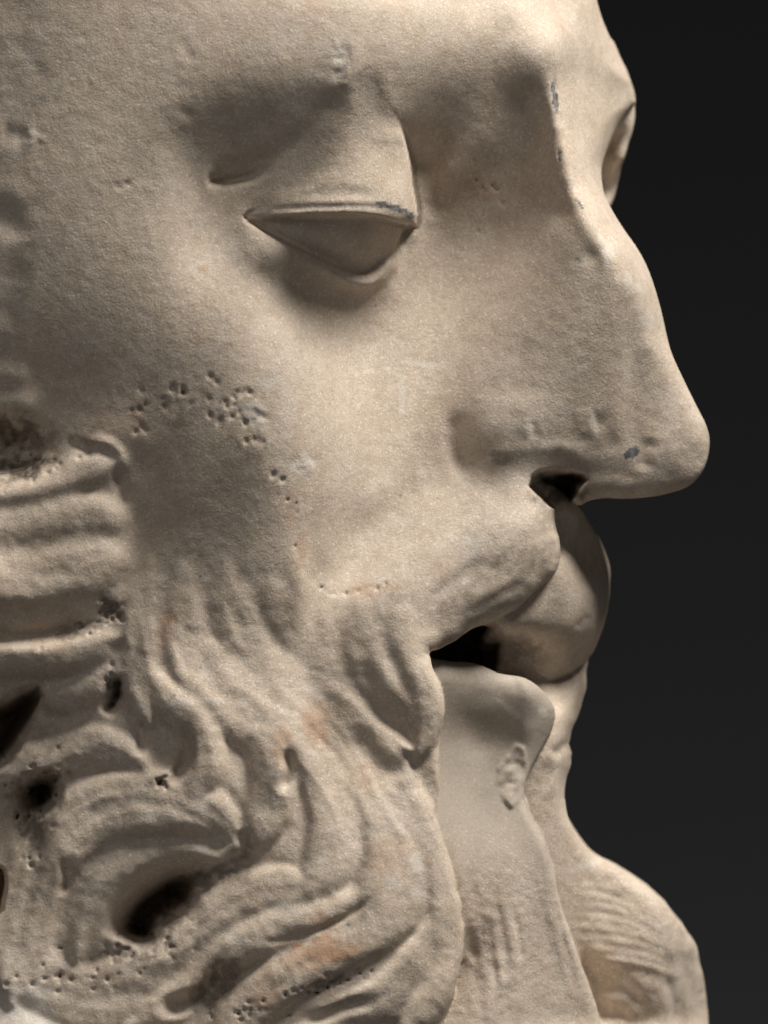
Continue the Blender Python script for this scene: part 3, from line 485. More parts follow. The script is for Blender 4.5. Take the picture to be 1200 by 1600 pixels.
2 0 -2 -6 -11 -18 -25 -33 -40 -42 -46 -53 -57 -53 -44 -31 -13 -2 -12 -10 -2 10 21 29 32 29 24 21 20 16 4 -14 -35 -61 -89 -112 -128 -137 -134 -120 -97 -73 -61 -52 -36 -35 -42 -43 -36 -30 -26 -30 -46 -70 -97 -119 -135 -146 -139 -128 -115 -105 -94 -81 -64 -46 -27 -7
2 0 -2 -6 -11 -18 -27 -38 -48 -55 -60 -67 -69 -65 -56 -41 -23 -7 -14 -9 2 14 23 28 27 22 18 15 14 9 -1 -17 -39 -68 -97 -119 -128 -129 -121 -108 -92 -70 -55 -51 -42 -36 -42 -46 -35 -24 -19 -24 -38 -59 -83 -104 -119 -127 -119 -109 -97 -87 -78 -68 -55 -41 -26 -11
3 0 -3 -9 -17 -28 -41 -55 -67 -74 -81 -88 -93 -93 -86 -72 -49 -23 -24 -9 3 13 20 23 20 15 12 11 9 4 -5 -23 -48 -78 -107 -124 -125 -117 -110 -104 -95 -78 -62 -54 -49 -46 -48 -49 -37 -22 -15 -19 -32 -50 -69 -87 -99 -106 -100 -91 -82 -73 -64 -56 -46 -36 -24 -13
5 0 -5 -14 -25 -39 -56 -72 -87 -96 -103 -109 -113 -111 -105 -92 -70 -38 -47 -16 -1 9 14 15 12 8 6 6 2 -1 -9 -29 -58 -90 -113 -124 -123 -118 -115 -110 -99 -82 -64 -53 -50 -51 -52 -51 -41 -25 -16 -20 -30 -44 -57 -69 -79 -86 -80 -73 -66 -59 -52 -45 -37 -30 -22 -13
6 0 -7 -18 -32 -49 -68 -85 -100 -110 -114 -117 -118 -114 -105 -92 -70 -40 -59 -26 -7 4 8 7 4 1 -1 -2 -6 -9 -15 -37 -69 -97 -116 -125 -130 -131 -124 -110 -91 -74 -60 -53 -51 -53 -53 -52 -50 -42 -31 -28 -33 -39 -46 -54 -60 -66 -61 -56 -51 -45 -40 -34 -29 -24 -18 -13
7 0 -9 -21 -38 -56 -76 -94 -106 -112 -115 -119 -122 -120 -113 -100 -78 -47 -62 -30 -9 0 3 1 -3 -5 -6 -7 -10 -14 -22 -41 -79 -103 -119 -133 -142 -137 -120 -97 -74 -60 -53 -54 -55 -56 -52 -49 -52 -57 -53 -43 -38 -36 -38 -41 -44 -48 -44 -41 -37 -33 -29 -25 -21 -18 -14 -11
7 0 -10 -24 -41 -60 -80 -99 -112 -119 -124 -129 -133 -133 -127 -116 -96 -63 -66 -25 -5 -1 -1 -2 -7 -9 -8 -10 -14 -19 -27 -39 -88 -109 -125 -139 -140 -123 -99 -76 -57 -47 -47 -51 -50 -48 -44 -42 -45 -51 -55 -49 -40 -34 -31 -30 -31 -32 -30 -27 -25 -22 -20 -17 -15 -13 -11 -9
7 -1 -11 -25 -42 -61 -81 -100 -116 -126 -131 -134 -133 -130 -122 -111 -93 -65 -51 -17 -2 -3 -7 -8 -12 -15 -12 -12 -20 -26 -31 -35 -99 -118 -133 -137 -124 -99 -73 -56 -47 -41 -41 -41 -35 -32 -34 -37 -41 -45 -46 -42 -36 -29 -24 -21 -20 -19 -18 -16 -15 -13 -12 -11 -10 -8 -7 -6
7 -1 -11 -26 -43 -61 -78 -95 -110 -119 -121 -120 -116 -110 -100 -88 -73 -52 -33 -11 -2 -6 -11 -12 -16 -21 -19 -17 -25 -34 -38 -36 -103 -116 -124 -117 -96 -73 -55 -43 -38 -33 -29 -30 -29 -29 -29 -27 -28 -30 -30 -28 -24 -20 -15 -12 -10 -9 -8 -7 -7 -6 -6 -5 -5 -4 -4 -4
7 -1 -12 -26 -43 -59 -74 -87 -96 -101 -99 -95 -90 -83 -73 -61 -50 -37 -22 -7 -3 -8 -15 -18 -23 -29 -27 -23 -28 -40 -49 -45 -102 -105 -105 -93 -72 -53 -44 -36 -27 -22 -21 -25 -24 -19 -15 -13 -13 -13 -14 -13 -12 -10 -7 -6 -4 -3 -3 -2 -2 -2 -2 -2 -2 -2 -2 -2
7 -1 -12 -26 -42 -58 -71 -80 -83 -84 -81 -76 -71 -64 -56 -44 -34 -27 -17 -6 -4 -13 -22 -26 -30 -37 -36 -30 -32 -46 -61 -65 -100 -96 -89 -78 -61 -45 -40 -34 -22 -15 -13 -15 -13 -8 -6 -5 -4 -4 -4 -4 -4 -3 -2 -2 -1 -1 0 0 0 0 0 0 0 0 0 0
7 -1 -12 -26 -42 -57 -69 -77 -79 -78 -74 -69 -64 -59 -53 -43 -33 -26 -19 -9 -7 -19 -32 -35 -36 -42 -45 -41 -40 -52 -71 -82 -97 -89 -81 -74 -60 -44 -38 -34 -24 -12 -4 -2 -2 -2 -1 -1 -1 0 0 0 0 0 0 0 0 0 0 0 0 0 0 0 0 0 0 0
7 -1 -11 -25 -41 -56 -70 -79 -83 -81 -76 -72 -68 -66 -64 -59 -51 -43 -33 -19 -15 -28 -44 -48 -45 -48 -55 -58 -56 -62 -78 -91 -93 -83 -76 -74 -66 -49 -39 -36 -27 -13 0 5 3 1 0 0 0 0 0 0 0 0 0 0 0 0 0 0 0 0 0 0 0 0 0 0
7 -1 -11 -24 -39 -55 -70 -83 -91 -91 -88 -84 -81 -81 -81 -79 -72 -64 -52 -35 -27 -40 -56 -63 -60 -58 -65 -73 -75 -76 -84 -94 -92 -81 -74 -76 -73 -59 -45 -40 -31 -16 -3 4 3 2 0 0 0 0 0 0 0 0 0 0 0 0 0 0 0 0 0 0 0 0 0 0
6 -1 -10 -22 -37 -54 -70 -85 -96 -99 -98 -95 -92 -90 -88 -85 -82 -78 -69 -52 -38 -46 -63 -72 -75 -75 -77 -84 -91 -95 -97 -100 -96 -84 -76 -78 -80 -71 -53 -43 -33 -18 -6 0 2 1 1 0 0 0 0 0 0 0 0 0 0 0 0 0 0 0 0 0 0 0 0 0
6 -1 -9 -21 -35 -51 -67 -82 -94 -99 -99 -97 -94 -91 -89 -87 -87 -87 -81 -67 -50 -47 -60 -73 -83 -90 -94 -99 -106 -112 -116 -117 -112 -99 -84 -80 -83 -79 -64 -46 -33 -19 -8 -2 1 1 1 0 0 0 0 0 0 0 0 0 0 0 0 0 0 0 0 0 0 0 0 0
6 0 -8 -19 -32 -47 -63 -77 -88 -95 -97 -96 -94 -92 -91 -89 -88 -87 -82 -73 -61 -52 -55 -68 -83 -98 -109 -115 -119 -124 -131 -137 -136 -125 -105 -88 -83 -81 -69 -51 -34 -19 -8 -2 0 1 1 0 0 0 0 0 0 0 0 0 0 0 0 0 0 0 0 0 0 0 0 0
5 0 -7 -17 -29 -43 -57 -70 -81 -89 -94 -96 -95 -94 -92 -87 -81 -78 -74 -68 -65 -62 -59 -66 -81 -100 -116 -126 -128 -128 -135 -147 -155 -150 -130 -105 -87 -76 -66 -51 -33 -18 -7 -2 0 1 0 0 0 0 0 0 0 0 0 0 0 0 0 0 0 0 0 0 0 0 0 0
5 0 -6 -15 -26 -38 -50 -62 -73 -82 -89 -94 -95 -94 -89 -81 -72 -67 -62 -60 -64 -70 -72 -73 -81 -99 -117 -127 -128 -124 -128 -142 -158 -162 -147 -123 -96 -71 -55 -43 -29 -15 -5 -1 1 1 0 0 0 0 0 0 0 0 0 0 0 0 0 0 0 0 0 0 0 0 0 0
4 0 -6 -13 -23 -33 -44 -55 -65 -75 -84 -90 -94 -93 -88 -80 -69 -59 -52 -53 -61 -72 -80 -81 -83 -96 -115 -125 -122 -114 -115 -130 -150 -162 -155 -132 -104 -73 -46 -30 -19 -8 -2 1 1 1 0 0 0 0 0 0 0 0 0 0 0 0 0 0 0 0 0 0 0 0 0 0
3 0 -5 -12 -20 -29 -39 -49 -59 -68 -77 -85 -90 -92 -90 -84 -75 -63 -52 -50 -60 -71 -79 -83 -81 -88 -105 -118 -115 -104 -103 -118 -139 -157 -157 -135 -104 -74 -43 -20 -8 -1 3 3 1 0 0 0 0 0 0 0 0 0 0 0 0 0 0 0 0 0 0 0 0 0 0 0
3 0 -5 -11 -18 -26 -35 -44 -53 -62 -71 -80 -87 -90 -89 -83 -76 -69 -60 -55 -60 -71 -77 -82 -81 -82 -94 -110 -112 -100 -97 -110 -129 -144 -150 -135 -105 -73 -43 -16 -2 4 5 4 2 0 0 0 0 0 0 0 0 0 0 0 0 0 0 0 0 0 0 0 0 0 0 0
3 0 -4 -10 -17 -25 -33 -41 -49 -58 -67 -76 -83 -85 -81 -74 -68 -66 -65 -63 -66 -72 -77 -81 -81 -79 -87 -103 -110 -101 -94 -105 -121 -131 -135 -131 -110 -81 -50 -23 -5 3 5 4 2 0 0 0 0 0 0 0 0 0 0 0 0 0 0 0 0 0 0 0 0 0 0 0
3 0 -5 -10 -17 -25 -32 -40 -48 -56 -64 -73 -78 -79 -74 -68 -65 -67 -71 -75 -78 -80 -81 -83 -81 -77 -82 -100 -112 -106 -96 -102 -116 -120 -118 -115 -108 -93 -72 -46 -21 -5 1 2 1 1 0 0 0 0 0 0 0 0 0 0 0 0 0 0 0 0 0 0 0 0 0 0
3 0 -5 -11 -18 -26 -34 -41 -48 -55 -63 -70 -75 -77 -76 -76 -79 -83 -88 -91 -92 -89 -86 -85 -82 -77 -83 -102 -117 -116 -104 -102 -111 -113 -104 -97 -95 -91 -80 -59 -36 -16 -5 -1 1 1 0 0 0 0 0 0 0 0 0 0 0 0 0 0 0 0 0 0 0 0 0 0
3 0 -5 -12 -20 -29 -37 -45 -51 -57 -63 -70 -75 -80 -83 -86 -91 -95 -97 -98 -96 -91 -86 -88 -92 -91 -93 -107 -122 -124 -112 -101 -104 -105 -95 -85 -80 -78 -70 -56 -40 -24 -11 -4 0 1 1 0 0 0 0 0 0 0 0 0 0 0 0 0 0 0 0 0 0 0 0 0
4 0 -6 -14 -23 -32 -42 -50 -56 -61 -66 -72 -78 -83 -86 -88 -89 -89 -88 -87 -84 -80 -80 -89 -103 -112 -112 -115 -125 -126 -113 -99 -96 -97 -89 -78 -70 -67 -60 -49 -37 -25 -14 -5 -1 1 1 0 0 0 0 0 0 0 0 0 0 0 0 0 0 0 0 0 0 0 0 0
4 0 -6 -15 -25 -36 -47 -56 -63 -66 -70 -76 -81 -84 -85 -83 -79 -74 -69 -66 -64 -64 -70 -84 -105 -122 -125 -124 -126 -122 -107 -93 -90 -90 -84 -72 -62 -58 -54 -45 -33 -22 -11 -4 -1 1 1 0 0 0 0 0 0 0 0 0 0 0 0 0 0 0 0 0 0 0 0 0
5 0 -7 -16 -27 -39 -51 -62 -70 -73 -75 -78 -81 -80 -78 -75 -67 -60 -55 -53 -54 -58 -66 -80 -100 -119 -127 -123 -119 -112 -98 -86 -84 -83 -77 -66 -56 -51 -49 -43 -30 -17 -7 -2 0 1 0 0 0 0 0 0 0 0 0 0 0 0 0 0 0 0 0 0 0 0 0 0
5 0 -7 -16 -28 -40 -54 -66 -76 -80 -79 -79 -77 -72 -69 -66 -58 -52 -51 -51 -55 -62 -70 -82 -98 -114 -121 -117 -109 -101 -89 -80 -78 -77 -71 -61 -51 -47 -44 -38 -26 -12 -3 1 1 1 0 0 0 0 0 0 0 0 0 0 0 0 0 0 0 0 0 0 0 0 0 0
5 0 -7 -16 -28 -40 -54 -66 -77 -82 -81 -77 -72 -65 -63 -61 -55 -49 -49 -52 -58 -66 -77 -89 -101 -112 -116 -114 -108 -100 -89 -78 -73 -70 -64 -55 -47 -44 -41 -33 -21 -9 1 4 3 1 0 0 0 0 0 0 0 0 0 0 0 0 0 0 0 0 0 0 0 0 0 0
5 0 -7 -16 -27 -39 -51 -63 -73 -79 -79 -75 -68 -61 -59 -60 -55 -49 -49 -53 -60 -70 -82 -93 -103 -110 -114 -115 -113 -105 -92 -78 -68 -61 -53 -46 -43 -44 -40 -31 -18 -5 4 6 4 1 0 0 0 0 0 0 0 0 0 0 0 0 0 0 0 0 0 0 0 0 0 0
4 0 -6 -15 -25 -37 -48 -58 -67 -73 -75 -73 -67 -61 -58 -56 -52 -48 -48 -53 -61 -73 -84 -96 -105 -110 -112 -111 -106 -96 -83 -68 -58 -53 -49 -45 -43 -45 -41 -29 -14 -1 7 7 4 1 0 0 0 0 0 0 0 0 0 0 0 0 0 0 0 0 0 0 0 0 0 0
4 0 -6 -14 -23 -33 -43 -53 -61 -67 -71 -71 -67 -62 -58 -53 -48 -45 -46 -52 -62 -74 -87 -98 -105 -108 -105 -97 -86 -75 -65 -56 -53 -55 -55 -52 -47 -45 -39 -25 -8 5 8 6 3 0 0 0 0 0 0 0 0 0 0 0 0 0 0 0 0 0 0 0 0 0 0 0
4 0 -5 -12 -20 -30 -39 -48 -57 -65 -70 -69 -65 -62 -60 -55 -48 -45 -46 -51 -61 -75 -88 -96 -100 -98 -90 -79 -69 -62 -58 -55 -54 -56 -57 -54 -48 -42 -34 -19 -2 8 7 3 1 0 0 0 0 0 0 0 0 0 0 0 0 0 0 0 0 0 0 0 0 0 0 0
3 0 -4 -10 -17 -26 -35 -45 -55 -64 -70 -69 -65 -65 -65 -62 -56 -50 -48 -52 -61 -74 -86 -92 -91 -85 -77 -69 -63 -60 -58 -56 -54 -53 -51 -47 -42 -35 -26 -13 -2 2 0 -1 -1 0 0 0 0 0 0 0 0 0 0 0 0 0 0 0 0 0 0 0 0 0 0 0
3 0 -3 -8 -14 -22 -31 -42 -53 -65 -72 -72 -69 -70 -74 -73 -68 -61 -56 -57 -63 -73 -82 -85 -83 -77 -71 -64 -56 -51 -47 -47 -47 -48 -46 -39 -31 -23 -18 -14 -12 -10 -7 -4 -1 0 0 0 0 0 0 0 0 0 0 0 0 0 0 0 0 0 0 0 0 0 0 0
2 0 -2 -6 -11 -18 -28 -39 -53 -67 -79 -84 -83 -83 -87 -86 -83 -78 -72 -70 -71 -74 -78 -79 -79 -76 -69 -58 -46 -38 -35 -36 -38 -38 -35 -26 -16 -12 -16 -25 -30 -23 -12 -4 -1 0 0 0 0 0 0 0 0 0 0 0 0 0 0 0 0 0 0 0 0 0 0 0
2 1 -1 -4 -8 -15 -24 -37 -53 -71 -87 -100 -106 -108 -109 -109 -106 -101 -95 -88 -82 -78 -77 -77 -77 -73 -64 -52 -40 -33 -32 -31 -28 -22 -15 -7 -4 -11 -26 -40 -42 -29 -14 -4 0 1 1 0 0 0 0 0 0 0 0 0 0 0 0 0 0 0 0 0 0 0 0 0
1 1 0 -3 -6 -12 -21 -33 -50 -71 -93 -112 -125 -132 -134 -132 -126 -119 -109 -98 -89 -84 -81 -78 -74 -69 -61 -50 -40 -34 -31 -25 -15 -5 1 1 -7 -24 -41 -51 -45 -29 -14 -6 -1 1 1 0 0 0 0 0 0 0 0 0 0 0 0 0 0 0 0 0 0 0 0 0
1 1 0 -2 -5 -10 -18 -30 -46 -69 -94 -117 -136 -146 -148 -143 -134 -124 -114 -103 -93 -87 -82 -76 -70 -65 -60 -52 -42 -33 -25 -15 -5 1 1 -6 -19 -35 -47 -50 -43 -29 -17 -8 -2 0 1 0 0 0 0 0 0 0 0 0 0 0 0 0 0 0 0 0 0 0 0 0
1 1 0 -1 -4 -9 -16 -28 -44 -65 -90 -114 -135 -148 -150 -145 -136 -126 -118 -110 -100 -89 -80 -72 -66 -62 -58 -51 -40 -28 -17 -8 -5 -9 -16 -25 -33 -39 -43 -43 -40 -32 -21 -11 -3 0 1 1 0 0 0 0 0 0 0 0 0 0 0 0 0 0 0 0 0 0 0 0
1 1 1 0 -3 -7 -15 -26 -41 -60 -82 -104 -124 -137 -141 -138 -131 -125 -120 -115 -108 -97 -84 -74 -66 -62 -58 -50 -38 -26 -17 -16 -22 -34 -46 -53 -52 -48 -45 -45 -44 -36 -24 -12 -4 0 1 1 0 0 0 0 0 0 0 0 0 0 0 0 0 0 0 0 0 0 0 0
1 1 1 0 -2 -6 -13 -23 -36 -52 -69 -88 -104 -116 -121 -120 -117 -114 -111 -107 -102 -92 -81 -71 -63 -57 -52 -44 -34 -25 -21 -24 -34 -48 -59 -63 -60 -53 -48 -45 -42 -35 -24 -12 -4 0 1 1 0 0 0 0 0 0 0 0 0 0 0 0 0 0 0 0 0 0 0 0
1 1 1 0 -2 -5 -11 -19 -29 -41 -54 -68 -80 -89 -94 -96 -95 -94 -92 -89 -84 -78 -69 -61 -53 -47 -41 -34 -27 -23 -22 -27 -36 -47 -55 -58 -55 -50 -44 -40 -35 -28 -19 -10 -3 0 1 1 0 0 0 0 0 0 0 0 0 0 0 0 0 0 0 0 0 0 0 0
0 0 0 0 -2 -4 -8 -14 -21 -29 -38 -47 -55 -61 -66 -68 -69 -69 -68 -65 -62 -57 -52 -46 -40 -34 -29 -24 -20 -18 -20 -24 -31 -38 -43 -45 -43 -40 -35 -31 -26 -20 -14 -7 -2 0 0 0 0 0 0 0 0 0 0 0 0 0 0 0 0 0 0 0 0 0 0 0
0 0 0 0 -1 -3 -5 -9 -13 -18 -23 -28 -32 -36 -39 -41 -43 -43 -42 -41 -39 -36 -33 -29 -25 -21 -17 -14 -13 -13 -14 -17 -21 -25 -28 -29 -29 -27 -24 -20 -16 -12 -8 -4 -1 0 0 0 0 0 0 0 0 0 0 0 0 0 0 0 0 0 0 0 0 0 0 0
0 0 0 0 -1 -1 -3 -4 -6 -8 -10 -12 -14 -16 -18 -19 -20 -20 -20 -19 -18 -17 -16 -14 -12 -10 -8 -7 -6 -7 -8 -10 -11 -13 -14 -15 -14 -13 -12 -10 -8 -6 -4 -2 -1 0 0 0 0 0 0 0 0 0 0 0 0 0 0 0 0 0 0 0 0 0 0 0
0 0 0 0 0 0 -1 -1 -2 -2 -2 -3 -3 -4 -4 -5 -5 -6 -6 -6 -5 -5 -5 -4 -3 -3 -2 -2 -2 -2 -3 -4 -4 -4 -5 -5 -5 -4 -4 -3 -2 -2 -1 0 0 0 0 0 0 0 0 0 0 0 0 0 0 0 0 0 0 0 0 0 0 0 0 0
0 0 0 0 0 0 0 1 1 1 2 2 3 3 3 3 3 3 3 3 2 2 2 2 2 1 1 1 1 0 0 0 1 1 1 1 1 1 1 1 1 1 1 0 0 0 0 0 0 0 0 0 0 0 0 0 0 0 0 0 0 0 0 0 0 0 0 0
0 0 0 0 0 1 1 2 3 4 5 6 7 8 8 9 9 9 9 8 8 7 7 6 5 4 4 3 3 3 3 3 4 5 5 6 6 5 5 4 3 2 2 1 0 0 0 0 0 0 0 0 0 0 0 0 0 0 0 0 0 0 0 0 0 0 0 0'''
A += lattice(REFINE_FINE, 20)
#REFINE2_END

def soften(Hh, pts, w, n, k=1.0):
    P = spline(pts) if len(pts) > 1 else np.array([pts[0], (pts[0][0] + 1, pts[0][1])], float)
    m = 2.4 * w + n * 2; sl = box(P[:, 0].min() - m, P[:, 0].max() + m, P[:, 1].min() - m, P[:, 1].max() + m)
    d, sd, t = dist_line(P, sl); q = k * np.exp(-(d / w) ** 2)
    Hh[sl] = Hh[sl] * (1 - q) + blur(Hh[sl], n) * q
soften(A, [(915,330),(940,372),(965,410),(1000,470)], 18, 14); soften(A, [(822,78)], 44, 60); soften(A, [(400,318),(450,272),(520,222),(575,182)], 22, 50)
soften(A, [(672,210),(676,345)], 9, 20, .8); soften(A, [(-60,850),(60,850),(180,850)], 80, 30, .75); soften(A, [(-40,240),(10,300),(10,400)], 46, 40, .8)
soften(A, [(150,1370),(240,1330),(330,1335)], 34, 10, .6); soften(A, [(200,1560),(330,1480),(480,1420),(600,1370)], 46, 8, .6)
A -= 210 * sstep(-8, 34, inside([(-90,1112),(-10,1098),(34,1080),(60,1074),(68,1088),(54,1120),(38,1150),(22,1180),(0,1200),(-90,1216)], 40))
A -= 90 * sstep(-14, 30, inside([(44,1216),(78,1210),(93,1230),(88,1256),(66,1270),(46,1262),(36,1240)], 40)); A -= 150 * sstep(-2, 12, inside([(-60,1346),(0,1350),(13,1378),(9,1406),(0,1428),(-60,1440)], 40))
soften(A, [(585,165),(600,190)], 20, 20, .8)
stroke(A, [(470,404),(515,424),(550,441),(582,442),(606,420),(619,390)], 10, 8, .4, .15)
stroke(A, [(400,333),(450,329),(520,326),(580,326),(630,336)], 5, -2.2, .3, .2); stroke(A, [(400,341),(450,338),(520,335),(580,337),(636,347)], 5, 1.6, .3, .2)
bump(A, 792, 845, 72, 52, 9)
stroke(A, [(722,640),(708,676),(714,712),(738,744)], 15, -6, .3, .3); bump(A, 806, 632, 44, 24, 5); stroke(A, [(745,722),(800,706),(870,700),(930,704)], 14, 4, .3, .3)
bump(A, 770, 800, 60, 40, 5)
near_outline = [(-400,-400),(880,-400),(925,-80),(940,0),(962,55),(985,98),(998,135),(1000,150),(985,165),(962,205),(946,245),(943,270),(947,300),(957,322),(975,352),(1000,388),(1018,425),(1035,480),(1050,545),(1072,595),(1092,635),(1107,665),(1112,690),(1108,718),(1097,742),(1078,760),(1050,770),(1020,776),(980,779),(945,778),(920,783),(908,790),(898,787),(888,778),(872,780),(868,815),(875,840),(877,868),(868,893),(845,918),(820,938),(795,957),(768,970),(735,982),(712,999),(690,1010),(673,1015),(668,1022),(676,1045),(690,1075),(692,1105),(688,1140),(686,1180),(684,1220),(682,1270),(690,1310),(706,1360),(720,1420),(724,1470),(718,1520),(704,1565),(690,1620),(690,1700),(700,2100),(-400,2100)]
sA = inside(near_outline, 110)
rA = np.full(XX.shape, 22, np.float32)
def rset(R, x, y, rr, r):
    g = np.exp(-(((XX - x) / rr) ** 2 + ((YY - y) / rr) ** 2)); R += (r - R) * np.clip(g * 1.4, 0, 1)
rset(rA, 1010, 560, 150, 58); rset(rA, 1080, 680, 70, 55); rset(rA, 960, 780, 80, 30); rset(rA, 940, 20, 140, 40); rset(rA, 985, 140, 40, 12)
rset(rA, 866, 870, 70, 60); rset(rA, 770, 965, 80, 46); rset(rA, 700, 1000, 36, 26); rset(rA, 680, 1080, 50, 14); rset(rA, 690, 1250, 70, 7); rset(rA, 720, 1440, 70, 9); rset(rA, 700, 1560, 60, 16)
rset(rA, 940, 280, 50, 26)

# ------------------------------------------------------------------ far brow, eye socket and cheek behind the bridge of the nose
Bf = tps([(960,100,-230),(998,140,-300),(985,180,-290),(958,215,-312),(942,270,-330),(978,240,-292),(955,310,-320),(998,110,-300),(930,330,-240),(985,60,-300),(900,100,-200)])
stroke(Bf, [(990,130),(975,180),(965,200)], 10, 9)
far_brow_outline = [(880,60),(950,40),(982,85),(998,125),(1000,160),(996,190),(985,225),(975,260),(967,295),(957,322),(930,360),(880,340)]
sB = inside(far_brow_outline, 60)

# ------------------------------------------------------------------ upper lip, philtrum and far half of the moustache
K1 = tps([(830,760,10),(880,790,12),(905,800,-10),(840,850,40),(880,850,0),(925,850,-60),(950,890,-110),(870,900,24),(900,930,-6),(935,930,-70),(955,940,-130),(800,900,90),(790,950,96),(790,982,88),(820,960,80),(850,960,64),(845,988,52),(885,980,18),(930,980,-90),(740,960,110),(800,1012,-16),(775,1020,-70),(770,1050,-100),(820,1050,-50),(850,1030,-40),(890,1030,-80),(860,1070,-90),(915,1030,-150),(740,1000,0),(640,1000,100),(640,850,100)])
stroke(K1, [(912,815),(928,860),(930,910),(925,960),(900,1010)], 11, -4); stroke(K1, [(895,800),(880,840),(876,880)], 16, -9)
bump(K1, 870, 930, 36, 30, 10); stroke(K1, [(945,870),(952,930),(940,985)], 12, 6); stroke(K1, [(900,985),(925,960)], 7, -4)
stroke(K1, [(790,1020),(820,1015),(850,1030)], 16, -10)
lip_outline = [(780,740),(860,755),(905,792),(925,820),(945,852),(957,888),(957,925),(952,960),(940,1000),(925,1030),(900,1050),(872,1062),(862,1078),(850,1066),(835,1055),(800,1068),(768,1060),(752,1030),(752,1000),(765,980),(740,979),(700,1000),(640,1010),(640,840)]
s1 = inside(lip_outline, 60)
r1 = np.full(XX.shape, 18, np.float32); rset(r1, 950, 920, 60, 30); rset(r1, 800, 990, 60, 16)

# ------------------------------------------------------------------ lower lip and chin (the smooth restored piece)
K2 = tps([(640,1040,184),(690,1045,178),(740,1050,164),(790,1070,144),(830,1085,124),(860,1110,86),(690,1100,182),(740,1110,166),(790,1120,134),(820,1140,106),(850,1150,70),
          (700,1160,154),(750,1170,130),(790,1180,112),(820,1190,88),(700,1220,152),(750,1230,146),(800,1240,126),(700,1300,160),(760,1300,156),(820,1310,132),(850,1300,98),
          (640,1300,190),(720,1400,158),(780,1400,146),(840,1400,104),(870,1420,66),(720,1500,130),(780,1500,164),(850,1500,120),(890,1500,70),(740,1600,176),(820,1600,160),(900,1600,96),(940,1600,50),(800,1750,170),(940,1750,70),(640,1750,150)])
stroke(K2, [(715,1060),(760,1070),(800,1095),(845,1115)], 22, 5, .3, .2)
bump(K2, 775, 1156, 76, 46, -13, 20); bump(K2, 825, 1075, 22, 20, 6); stroke(K2, [(792,1050),(806,1076),(812,1094)], 9, -3, 0, .6)
chip = sstep(-3, 5, inside([(803,1160),(820,1168),(823,1195),(820,1225),(812,1252),(800,1264),(786,1250),(776,1225),(776,1200),(788,1185),(796,1175)], 30))
K2 += chip * (2.5 + noise2(12, 31) * 3.2 + noise2(6, 32) * 1.0)
stroke(K2, [(730,1500),(760,1460),(795,1420)], 22, -8, .2, .4); stroke(K2, [(760,1560),(800,1500),(812,1430)], 24, 8)
strands(K2, [(740,1330),(765,1420),(780,1520),(790,1640)], range(-40, 130, 11), 8, 2.6, seed=11)
strands(K2, [(845,1320),(862,1400),(885,1490),(925,1620)], range(-30, 24, 9), 6, 2.6, seed=12)
chin_outline = [(600,1030),(676,1030),(700,1034),(730,1036),(755,1041),(778,1052),(800,1056),(820,1060),(840,1072),(855,1088),(867,1108),(868,1122),(860,1148),(842,1180),(826,1210),(820,1240),(828,1270),(848,1310),(862,1350),(872,1400),(888,1450),(908,1510),(928,1560),(945,1610),(960,1700),(960,2100),(560,2100)]
s2 = inside(chin_outline, 70)
r2 = np.full(XX.shape, 16, np.float32); rset(r2, 840, 1090, 60, 26); rset(r2, 740, 1045, 90, 34); rset(r2, 870, 1420, 120, 14)

# ------------------------------------------------------------------ far half of the beard
K3 = tps([(860,1040,-90),(915,1040,-190),(840,1090,-60),(880,1120,-100),(905,1110,-180),(840,1170,-40),(870,1190,-80),(893,1180,-160),(830,1240,10),(860,1240,-40),(885,1250,-120),(850,1320,20),(900,1320,-80),(870,1380,30),(920,1370,-60),(980,1390,-110),
          (880,1450,30),(950,1440,-70),(1020,1440,-130),(900,1520,10),(960,1490,-50),(1040,1490,-110),(1090,1520,-200),(940,1560,-40),(1000,1560,-60),(1060,1560,-100),(1105,1570,-210),(960,1620,-30),(1040,1640,-60),(1110,1650,-200),(1000,1800,-60),(800,1300,40),(800,1700,40)])
for k in range(9):
    y = 1375 + k * 17
    stroke(K3, [(885, y + 4), (930 + k * 5, y + 6), (975 + k * 9, y + 22), (1010 + k * 12, y + 52)], 5.5, -1.5 if k % 2 else -.8, .3, .3)
stroke(K3, [(905,1470),(950,1500),(1000,1510),(1050,1530),(1085,1580)], 14, 8); stroke(K3, [(890,1480),(920,1520),(960,1560),(1000,1580)], 16, -5)
stroke(K3, [(895,1500),(930,1525),(985,1555),(1015,1610)], 26, -17, .2, .3, 18); stroke(K3, [(930,1565),(980,1575),(1010,1610)], 14, 12)
stroke(K3, [(1060,1500),(1075,1550),(1085,1610)], 12, 7); stroke(K3, [(1040,1520),(1055,1570),(1060,1620)], 8, -6)
stroke(K3, [(920,1050),(900,1090),(870,1130)], 16, 8); stroke(K3, [(912,1140),(890,1165),(860,1185)], 9, -12, .1, .2); stroke(K3, [(895,1200),(880,1240)], 10, -4)
stroke(K3, [(870,1200),(880,1260),(900,1320)], 14, 6); stroke(K3, [(860,1075),(880,1062),(905,1050)], 14, -10)
far_beard_outline = [(780,1000),(870,1020),(920,1015),(922,1050),(919,1085),(908,1120),(897,1148),(893,1166),(899,1180),(897,1198),(887,1222),(884,1250),(890,1280),(905,1308),(925,1335),(950,1352),(985,1370),(1015,1392),(1048,1422),(1075,1455),(1097,1492),(1108,1535),(1115,1580),(1118,1640),(1120,1750),(1120,2100),(780,2100)]
s3 = inside(far_beard_outline, 70)
r3 = np.full(XX.shape, 20, np.float32); rset(r3, 1040, 1480, 130, 46)

